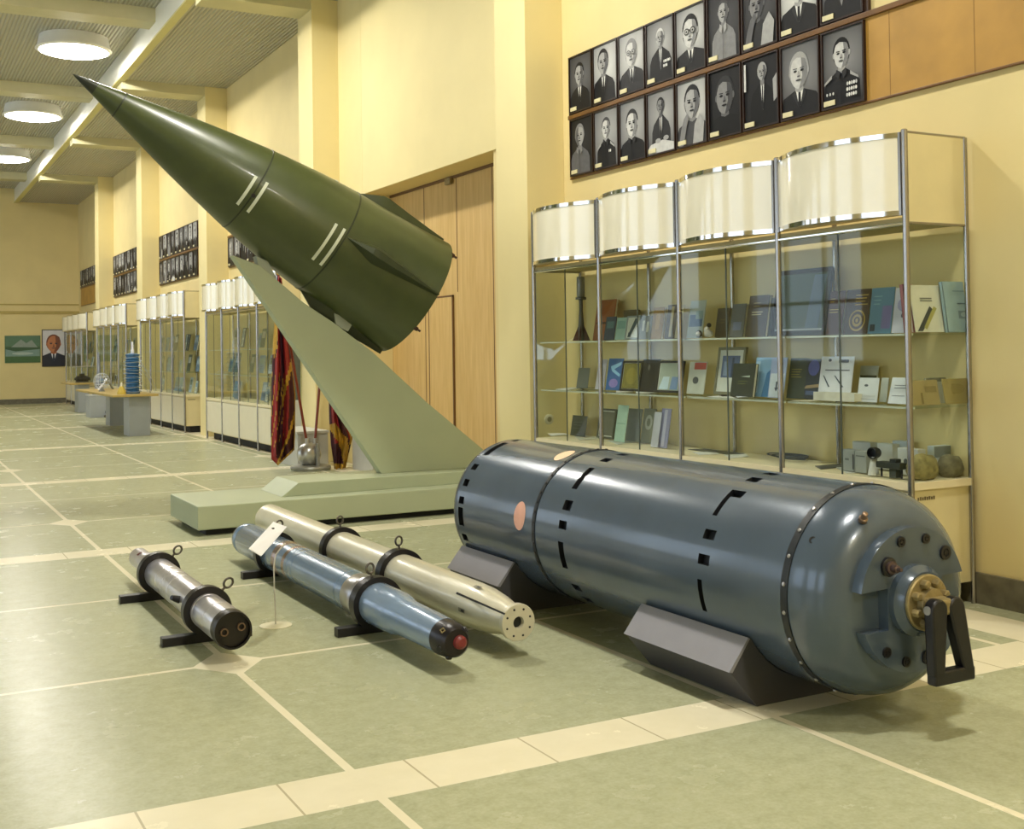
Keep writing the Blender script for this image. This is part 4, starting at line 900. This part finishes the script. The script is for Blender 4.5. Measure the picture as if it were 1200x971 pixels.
top_row = [
 ('portrait of a dark-haired man in suit and tie, leftmost in upper row of near board', dict(bg=3,bg2=4,suit=1,face=6,hair=1,x=.45,y=.66,s=.2)),
 ('portrait of a stout man with swept black hair, second in upper row of near board', dict(bg=6,bg2=7,suit=1,face=6,hair=1,x=.42,y=.70,s=.22)),
 ('portrait of a fair man in thin glasses, third in upper row of near board', dict(bg=6,bg2=7,suit=2,face=7,hair=5,x=.5,y=.66,s=.23,glasses=1,gl=4)),
 ('portrait of a white-haired man with medals, fourth in upper row of near board', dict(bg=4,bg2=6,suit=1,face=6,hair=7,x=.52,y=.72,s=.14,sh=.42,medals=8,tiec=4)),
 ('portrait of a man in heavy black glasses, upper row of near board', dict(bg=5,bg2=7,suit=1,face=7,hair=1,x=.5,y=.62,s=.26,glasses=1)),
 ('portrait of a man in a light jacket, sixth in upper row of near board', dict(bg=2,bg2=3,suit=5,face=6,hair=3,x=.5,y=.72,s=.17,tie=0,collar=1)),
 ('dim portrait of a man in dark mottled clothes, seventh in upper row of near board', dict(bg=2,bg2=3,suit=2,face=5,hair=2,x=.42,y=.62,s=.22,tie=0,hand=1)),
 ('portrait of a man with white collar, eighth in upper row of near board', dict(bg=6,bg2=8,suit=1,face=7,hair=2,x=.5,y=.66,s=.25)),
 ('portrait of a dark-suited man, rightmost in upper row of near board', dict(bg=4,bg2=5,suit=1,face=7,hair=4,x=.5,y=.68,s=.2,tiec=5))]
low_row = [
 ('portrait of a man in pale profile, leftmost in lower row of near board', dict(bg=1,bg2=2,suit=4,face=6,hair=5,x=.42,y=.70,s=.2,tie=0,collar=1,side=-1)),
 ('portrait of a young officer in dark tunic, second in lower row of near board', dict(bg=5,bg2=6,suit=1,face=7,hair=3,x=.5,y=.68,s=.18,tie=0,collar=1,epaulet=1,medals=2)),
 ('portrait of a round-faced man in dark buttoned tunic, third in lower row of near board', dict(bg=5,bg2=6,suit=1,face=7,hair=2,x=.48,y=.62,s=.23,tie=0,collar=1)),
 ('portrait of a man seated writing at a desk, fourth in lower row of near board', dict(bg=5,bg2=6,suit=2,face=5,hair=1,x=.5,y=.76,s=.13,sh=.36,desk=1)),
 ('portrait of a man resting his face on his hand, lower row of near board', dict(bg=6,bg2=7,suit=3,face=6,hair=1,x=.52,y=.66,s=.26,tie=0,hand=1)),
 ('portrait of a bright face against black, sixth in lower row of near board', dict(bg=1,bg2=1,suit=0,face=5,hair=2,x=.5,y=.60,s=.28,tie=0)),
 ('portrait of a black-suited man with bright strip behind, lower row of near board', dict(bg=2,bg2=1,suit=0,face=6,hair=6,x=.55,y=.78,s=.13,sh=.38,stripe=1)),
 ('portrait of a grey-haired man in dark tie, eighth in lower row of near board', dict(bg=4,bg2=5,suit=1,face=7,hair=6,x=.48,y=.62,s=.25)),
 ('portrait of a young officer with medal rows, rightmost in lower row, near board', dict(bg=3,bg2=5,suit=1,face=7,hair=0,x=.47,y=.68,s=.2,tie=0,collar=1,epaulet=1,medals=15,stars=1))]
ptop = [portrait(l, YB0-CWID*(q+.5), ZU, sp) for q, (l, sp) in enumerate(top_row)]
plow = [portrait(l, YB0-CWID*(q+.5), ZL, sp) for q, (l, sp) in enumerate(low_row)]
names = {3: 'board above the third display case', 4: 'board above the fourth display case', 5: 'farthest board', 2: 'board behind the green missile'}
for kk in (2, 3, 4, 5):
    dy = PITCH*kk+.05
    for rn, src, z in (('upper', ptop, ZU), ('lower', plow, ZL)):
        if kk == 2 and rn == 'upper' or kk == 5 and rn == 'lower': continue
        for q, p in enumerate(src):
            if kk == 2 and q > 4: continue
            dup(src[(q*4+kk*2+(0 if rn == 'upper' else 3)) % 9], (5.335, YB0-CWID*(q+.5)+dy, z), '%s portrait from the left, %s row, %s' % (ordn[q], rn, names[kk]), 'black and white portraits on the wall')
for kk, lab in ((0, 'orange-brown wooden wall board carrying the near portraits, running on to the right edge'), (2, 'wooden wall board with portraits behind the green missile'), (3, 'wooden wall board with two portrait rows above the third display case'), (4, 'wooden wall board with two portrait rows above the fourth display case'), (5, 'farthest wooden wall board, bare orange wood in its lower half')):
    y1 = 8.82+PITCH*kk+(.05 if kk else 0); y0 = y1-3.56 if kk else 3.82
    t = thing('wooden_wall_board', lab, 'wall board', (WX, (y0+y1)/2, 2.93), 'wooden wall boards')
    bd = MB().box((5.352, y0, 2.935), (WX-.001, y1, 3.455)); n_ = int((y1-y0)/.62)
    for q in range(1, n_): bd.box((5.3515, y1-.62*q-.003, 2.94), (5.353, y1-.62*q+.003, 3.45), 1)
    bd.build('board_panel', [wood, mat('board_joint', '8a6426', .6, var=.05)], t, 0)
    if kk != 2: MB().box((5.345, y1-3.56, 3.49), (WX-.001, y1, 4.0)).build('board_panel', mat('board_dark', '3a2412', .5, var=.1), t, 0)
    MB().box((5.332, y0, 3.452), (WX-.001, y1, 3.488)).build('rail', mat('rail_wood', '6e4a1e', .4, var=.15), t, 0, .004)
    MB().box((5.345, y0, 2.927), (WX-.001, y1, 2.94)).build('rail', mat('rail_wood', '6e4a1e'), t, 0, .003)
# end wall: colour portrait and landscape
cp_ = [mat('tone_'+c, c, .4, var=.08) for c in ('15161c', '1d2030', '262a3e', '40302a', '7a4630', 'a8623c', 'c07a4c', 'd4d2d6', 'ececf0')]
portrait('large colour portrait of a balding man in dark suit and tie on the end wall', 4.625, 1.11, dict(bg=7,bg2=7,suit=1,face=6,hair=4,x=.5,y=.62,s=.31,tie=1,tiec=2,hl=.8), 'colour_portrait', .67, 1.13, YE-.03, 'S', cp_, None, '3a3228', False)
t = thing('landscape_picture', 'green landscape painting with white mountain and lake on the end wall, cut by the edge', 'picture', (3.75, YE-.02, 1.24))
F = Fr((3.75, YE-.03, 1.24), V((1,0,0)), V((0,0,1)), V((0,-1,0))); M = F.mat()
MB().box((-.5,0,-.028),(.5,.82,.0),M=M).build('canvas', flat('56704e'), t, 0)
mb, ms_ = prints(F, 1.0, .82, [(.02,.62,.98,.98,'5a7a60'),('p',[(.1,.5),(.45,.86),(.6,.72),(.75,.84),(.96,.5)],'8d988e'),(.02,.24,.98,.5,'7c968c'),('p',[(.02,.5),(.3,.42),(.98,.5),(.98,.56),(.02,.58)],'3c5a3c'),('o',.5,.34,.3,.05,'a9b8b0'),(.02,.02,.98,.22,'486a3c')])
mb.build('painted_scene', ms_, t, 0)
# ================================================================== FLAGS, GLOBE STAND, LOW CABINETS
GY = 13.9
red = mat('banner_red', '8c1a1c', .7, var=.2, scale=8); mar_shade = mat('banner_maroon_shade', '3c0c18', .7, var=.2, scale=8); gld = mat('banner_gold', 'b8902c', .5, .2, var=.2, scale=20)
def banner(lab, L, R, nrow, ncol, colfn, yofs):
    mb = MB(); g = []
    def ev(T, t):
        f = t*(len(T)-1); i = min(int(f), len(T)-2); f -= i; return T[i][0]+(T[i+1][0]-T[i][0])*f, T[i][1]+(T[i+1][1]-T[i][1])*f
    for r in range(nrow+1):
        a, b = ev(L, r/nrow), ev(R, r/nrow); row = []
        for c in range(ncol+1):
            u = c/ncol; x, y = a[0]+(b[0]-a[0])*u, a[1]+(b[1]-a[1])*u
            row.append(pl(x, y, 1, GY+yofs+.07*S(u*13+r*.05)+.03*S(u*29+r*.11)))
        g.append(row)
    for r in range(nrow):
        for c in range(ncol): mb.face([g[r][c], g[r][c+1], g[r+1][c+1], g[r+1][c]], colfn(c/ncol, r/nrow))
    o = mb.build('flag_cloth', [red, mar_shade, gld], None, 80)
    sd = o.modifiers.new('thick', 'SOLIDIFY'); sd.thickness = .004
    return o
def col1(u, v):
    d = v+.10*(1-u)                      # fringe and band run diagonally
    if v < .36 and u < .30 and ((u-.06)/.28)**2+((v-.24)/.13)**2 < 1: return 1 if .72 < ((u-.06)/.28)**2+((v-.24)/.13)**2 < .9 else 2
    if v > .955-.0*u or (u > .93 and v > .42): return 2
    s = v+.28*u
    if .66 < s < .71 and u > .45 and v < .62: return 2
    if .40 < v < .74 and u < .52 and (int(u*31)*7+int(v*46)*5+int(v*90)) % 6 == 0: return 2
    if .94 < s < .99: return 2
    if s > .99: return 1
    return (1 if S(u*13+1.0) > .35 else 0) if v < .45 else (1 if S(u*13+v*5) > -.15 else 0)  # maroon strips along the cloth waves put fold shade into the colour
f1 = banner('', [(325,322),(321.5,372),(319,430),(317.5,500),(318,538),(326,545)], [(330,326),(334,372),(341,420),(346,462),(346,505),(345,527)], 60, 26, col1, -.12)
o = thing('red_banner', 'large red banner with gold fringe and embroidery on the left pole', 'flag', tuple(pl(340,520,1,GY)), 'red banners on the globe stand')
def adopt(ch, par): ch.data.transform(Matrix.Translation(-ORG[par.name])); ch.parent = par
adopt(f1, o)
def pole(par, a, b):
    MB().tube([a, b], .017, 10).build('pole', mat('pole_wood', '7c3420', .35, var=.1), par); d = (b-a).normalized()
    MB().lathe([(0,.02),(.03,.022),(.05,.035),(.14,.004)], b, d, 10).build('finial', gld, par)
p0, p1 = pl(360.5,524,1,GY), pl(326,322,1,GY)
pole(o, p0, p1)
def col2(u, v):
    if v > .93: return 2
    if v > .55 and .38 < (v-.55)*1.2+(1-u)*.55 < .62: return 2
    if u > .86 and v < .8: return 2
    return 1 if (S(u*9+2) > 0 or v > .75) else 0  # here too maroon carries the shade of the folds as colour
f2 = banner('', [(384,330),(385,440),(386,490),(388,520),(392,550)], [(392,334),(396,440),(404,485),(413,512),(404,553)], 50, 18, col2, -.08)
o = thing('red_banner', 'dark red banner with gold border on the right pole, half hidden by the blade', 'flag', tuple(pl(398,540,1,GY)), 'red banners on the globe stand')
adopt(f2, o); pole(o, pl(368.5,524,1,GY), pl(385,322,1,GY))
gc = pl(364, 530, 1, GY)
gl = thing('flag_stand', 'round metal flag stand with silver globe and upright holder, between the two red banners', 'stand', (gc.x, GY, 0))
MB().lathe([(0,.24),(.03,.25),(.05,.24),(.06,.2)], (gc.x, GY, 0), (0,0,1), 48).build('base_disc', mat('base_grey', 'a4a49a', .4, .5, var=.1), gl)
gm_ = mat('globe_silver', 'b8b8b4', .3, .8, var=.2, scale=14)
gb = MB().ball(gc+V((-.02,0,-.02)), .15, n=32, m=20).build('globe', gm_, gl)
MB().box(gc+V((.015,-.19,-.16)), gc+V((.055,-.12,.12))).build('holder_bracket', mat('holder_grey', '8d8d88', .4, .5, var=.1), gl, 0, .01)
for c in (pl(360.5,519,1,GY-.02), pl(369,519,1,GY-.02)): MB().lathe([(0,.03),(.12,.03)], c-V((0,0,.06)), (0,0,1), 14).build('pole_socket', gm_, gl)
MB().lathe([(0,.03),(gc.z-.17,.03)], (gc.x, GY, .05), (0,0,1), 14).build('neck', gm_, gl)
lg = mat('cabinet_grey', 'b8b8ae', .5, var=.04)
t = thing('low_cabinet', 'low pale grey cabinet against the pilaster behind the flag stand', 'cabinet', (4.85, 14.3, 0))
MB().box((4.58, 14.22, 0), (4.98, 15.3, .42)).build('cabinet_body', lg, t, 0, .005); MB().box((4.56, 14.2, .42), (4.985, 15.32, .45)).build('cabinet_top', mat('cabinet_top', 'c8c8be', .5, var=.03), t, 0)
t = thing('low_cabinet', 'low grey cabinet in the corner beside the dark red banner', 'cabinet', (5.2, 13.4, 0))
MB().box((5.10, 13.0, 0), (5.34, 13.68, .40)).build('cabinet_body', lg, t, 0, .005); MB().box((5.09, 12.99, .40), (5.34, 13.69, .43)).build('cabinet_top', mat('cabinet_top', 'c8c8be'), t, 0)
t = thing('glass_column', 'tall dark glass-fronted column behind the left banner', 'column', (4.91, 15.4, 0))
MB().box((4.85, 15.29, 0), (4.98, 15.5, .8)).build('column_base', lg, t, 0, .004); MB().box((4.855, 15.295, .8), (4.975, 15.495, 1.6)).build('dark_case', mat('dark_glass_box', '55584e', .1, var=.1), t, 0); MB().box((4.845, 15.285, 1.6), (4.985, 15.505, 1.64)).build('column_cap', lg, t, 0)
# ================================================================== TABLES AND MODELS DOWN THE HALL
tabw = mat('table_top_tan', 'b49a58', .35, var=.08); pedg = mat('pedestal_grey', 'a3a7a8', .45, var=.04)
def table(lab, x0, x1, y0, y1, zt, legs, th=.04):
    t = thing('display_table', lab, 'table', ((x0+x1)/2, (y0+y1)/2, 0), 'display tables along the hall')
    MB().box((x0, y0, zt-th), (x1, y1, zt)).build('table_top', tabw, t, 0, .006)
    for a in legs: MB().box((a[0], a[1], 0), (a[2], a[3], zt-th)).build('pedestal_leg', pedg, t, 0, .004)
    return t
ZA = .745
table('long tan table on grey box pedestals carrying the blue model', 3.52, 4.30, 21.2, 25.6, ZA, ((3.84,21.45,4.20,22.0), (4.08,24.9,4.40,25.4)))
table('tan table far down the hall carrying a glass box with dark model', 4.12, 4.84, 31.0, 32.6, .745, ((4.35,31.2,4.62,31.8),))
t = thing('grey_pedestal', 'short grey box pedestal under the silver spire model', 'pedestal', (4.42, 28.7, 0))
MB().box((4.21, 28.4, 0), (4.64, 29.0, .50)).build('pedestal_body', pedg, t, 0, .005); MB().box((4.20, 28.39, .50), (4.65, 29.01, .52)).build('pedestal_top', mat('pedestal_top', 'c0c2be', .4, var=.03), t, 0)
c = V((4.46, 28.7, .52)); t = thing('spire_model', 'thin silver-grey spire model rising from a cone base on the grey pedestal', 'model', tuple(c))
MB().lathe([(0,.15),(.02,.15),(.03,.10),(.42,.075),(.46,.05),(.95,.022),(1.0,.004)], c, (0,0,1), 24).build('spire', mat('spire_grey', '8b8f98', .35, .5, var=.08), t)
MB().lathe([(.2,.094),(.23,.094)], c, (0,0,1), 24).build('spire_band', dkmetal, t)
# blue model: a blue core inside a lattice of wire rings, with white cap
c = V((3.96, 21.75, ZA)); t = thing('reactor_model', 'tall blue ribbed cylinder model wound with wire and topped by white pin on tan table', 'model', tuple(c))
bl_ = mat('model_blue', '3f6f9c', .4, .1, var=.3, scale=30)
pf = [(0,.12)]
for q in range(14): pf += [(.04+.045*q,.13),(.06+.045*q,.105)]
MB().lathe(pf+[(.70,.13),(.72,.06)], c, (0,0,1), 24).build('core', bl_, t)
MB().lathe([(.70,.03),(.78,.03),(.80,.02),(.93,.018)], c, (0,0,1), 14).build('white_pin', flat('dcdce4'), t)
wi = MB(); 
for q in range(9):
    z = .05+.075*q; wi.tube([c+V((.155*Cc(2*PI*j/24), .155*S(2*PI*j/24), z+.02*S(2*PI*j/24+q))) for j in range(24)], .005, 5, closed=True)
wi.build('wire_coils', mat('wire_pale', 'a8b0b8', .3, .6, var=.1), t)
wi = MB()
for q in range(5):
    a = rad(30*q-50); pts = [c+V((.14*Cc(a), .14*S(a), .6-.08*q))]+[c+V(((.14+.09*j)*Cc(a), (.14+.09*j)*S(a), max(.012, .6-.08*q-.03*j*j-.06*j))) for j in range(1, 4)]; wi.tube(pts, .004, 5)
wi.build('loose_wire', mat('wire_pale', 'a8b0b8'), t)
c = V((3.74, 21.6, ZA)); t = thing('yellow_figure', 'small yellow bell-shaped model on the tan table left of the blue model', 'model', tuple(c))
MB().lathe([(0,.075),(.03,.075),(.10,.05),(.14,.03)], c, (0,0,1), 18).build('bell', flat('c9b04a'), t); MB().lathe([(.14,.02),(.19,.018),(.21,.005)], c, (0,0,1), 14).build('top', flat('e0dcc4'), t)
c = V((3.72, 23.6, ZA)); t = thing('wire_sphere', 'open white wire sphere model on the tan table behind the yellow model', 'model', tuple(c))
wi = MB(); R_ = .15; cc = c+V((0,0,R_+.05))
for q in range(5): a = PI*q/5; wi.tube([cc+V((R_*Cc(2*PI*j/28)*Cc(a), R_*Cc(2*PI*j/28)*S(a), R_*S(2*PI*j/28))) for j in range(28)], .0045, 5, closed=True)
for zz in (-.5, 0, .5): rr = R_*math.sqrt(1-zz*zz); wi.tube([cc+V((rr*Cc(2*PI*j/28), rr*S(2*PI*j/28), R_*zz)) for j in range(28)], .0045, 5, closed=True)
wi.build('wire_cage', flat('c8cccc'), t); MB().lathe([(0,.06),(.01,.06),(.06,.015)], c, (0,0,1), 16).build('foot', flat('8a8c88'), t); MB().ball(cc, .05).build('core_ball', flat('7c90a0'), t)
c = V((4.02, 24.9, ZA)); t = thing('leaflet_stand', 'white tent-shaped leaflet standing at the far end of the tan table', 'leaflet', tuple(c))
MB().prism([c+V((-.16,-.08,0)), c+V((.0,-.08,.22)), c+V((.012,-.08,.22)), c+V((-.14,-.08,0))], (0,.2,0)).build('front_leaf', white, t, 0); MB().prism([c+V((.12,-.08,0)), c+V((.0,-.08,.22)), c+V((.012,-.08,.22)), c+V((.14,-.08,0))], (0,.2,0)).build('back_leaf', flat('8a8f78'), t, 0)
c = V((4.5, 31.6, .745)); t = thing('glass_box', 'low glass box holding a dark ship-like model on the far tan table', 'glass box', tuple(c))
MB().box(c+V((-.24,-.3,0)), c+V((.28,.3,.4))).build('glass_cover', glass, t, 0); MB().box(c+V((-.25,-.31,.4)), c+V((.29,.31,.42))).build('top_frame', flat('9a9480'), t, 0)
c2 = c+V((0,0,.012)); t = thing('dark_model', 'dark lumpy machine model inside the low glass box', 'model', tuple(c2))
MB().lathe([(-.18,.02),(-.12,.07),(.1,.08),(.2,.03)], c2+V((0,0,.085)), (1,0,0), 18).build('model_hull', flat('3a3426'), t); MB().box(c2+V((-.06,-.05,.15)), c2+V((.06,.05,.22))).build('model_tower', flat('4a4230'), t, 0, .01); MB().box(c2+V((-.15,-.06,0)), c2+V((.15,.06,.02))).build('model_base', flat('6a6250'), t, 0)
c = V((4.62, 28.3, 0)); t = thing('floor_machine', 'small dark machine on the floor beside the grey pedestal', 'machine', tuple(c))
MB().lathe([(-.1,.07),(.1,.07)], c+V((0,0,.12)), (0,1,0), 18).build('drum', flat('4c4436'), t); MB().box(c+V((-.10,-.10,0)), c+V((.10,.10,.05))).build('base_plate', flat('6a6456'), t, 0, .008); MB().lathe([(0,.012),(.5,.012)], c+V((-.03,0,.05)), (0,0,1), 8).build('handle_rod', flat('b0b0a8'), t)
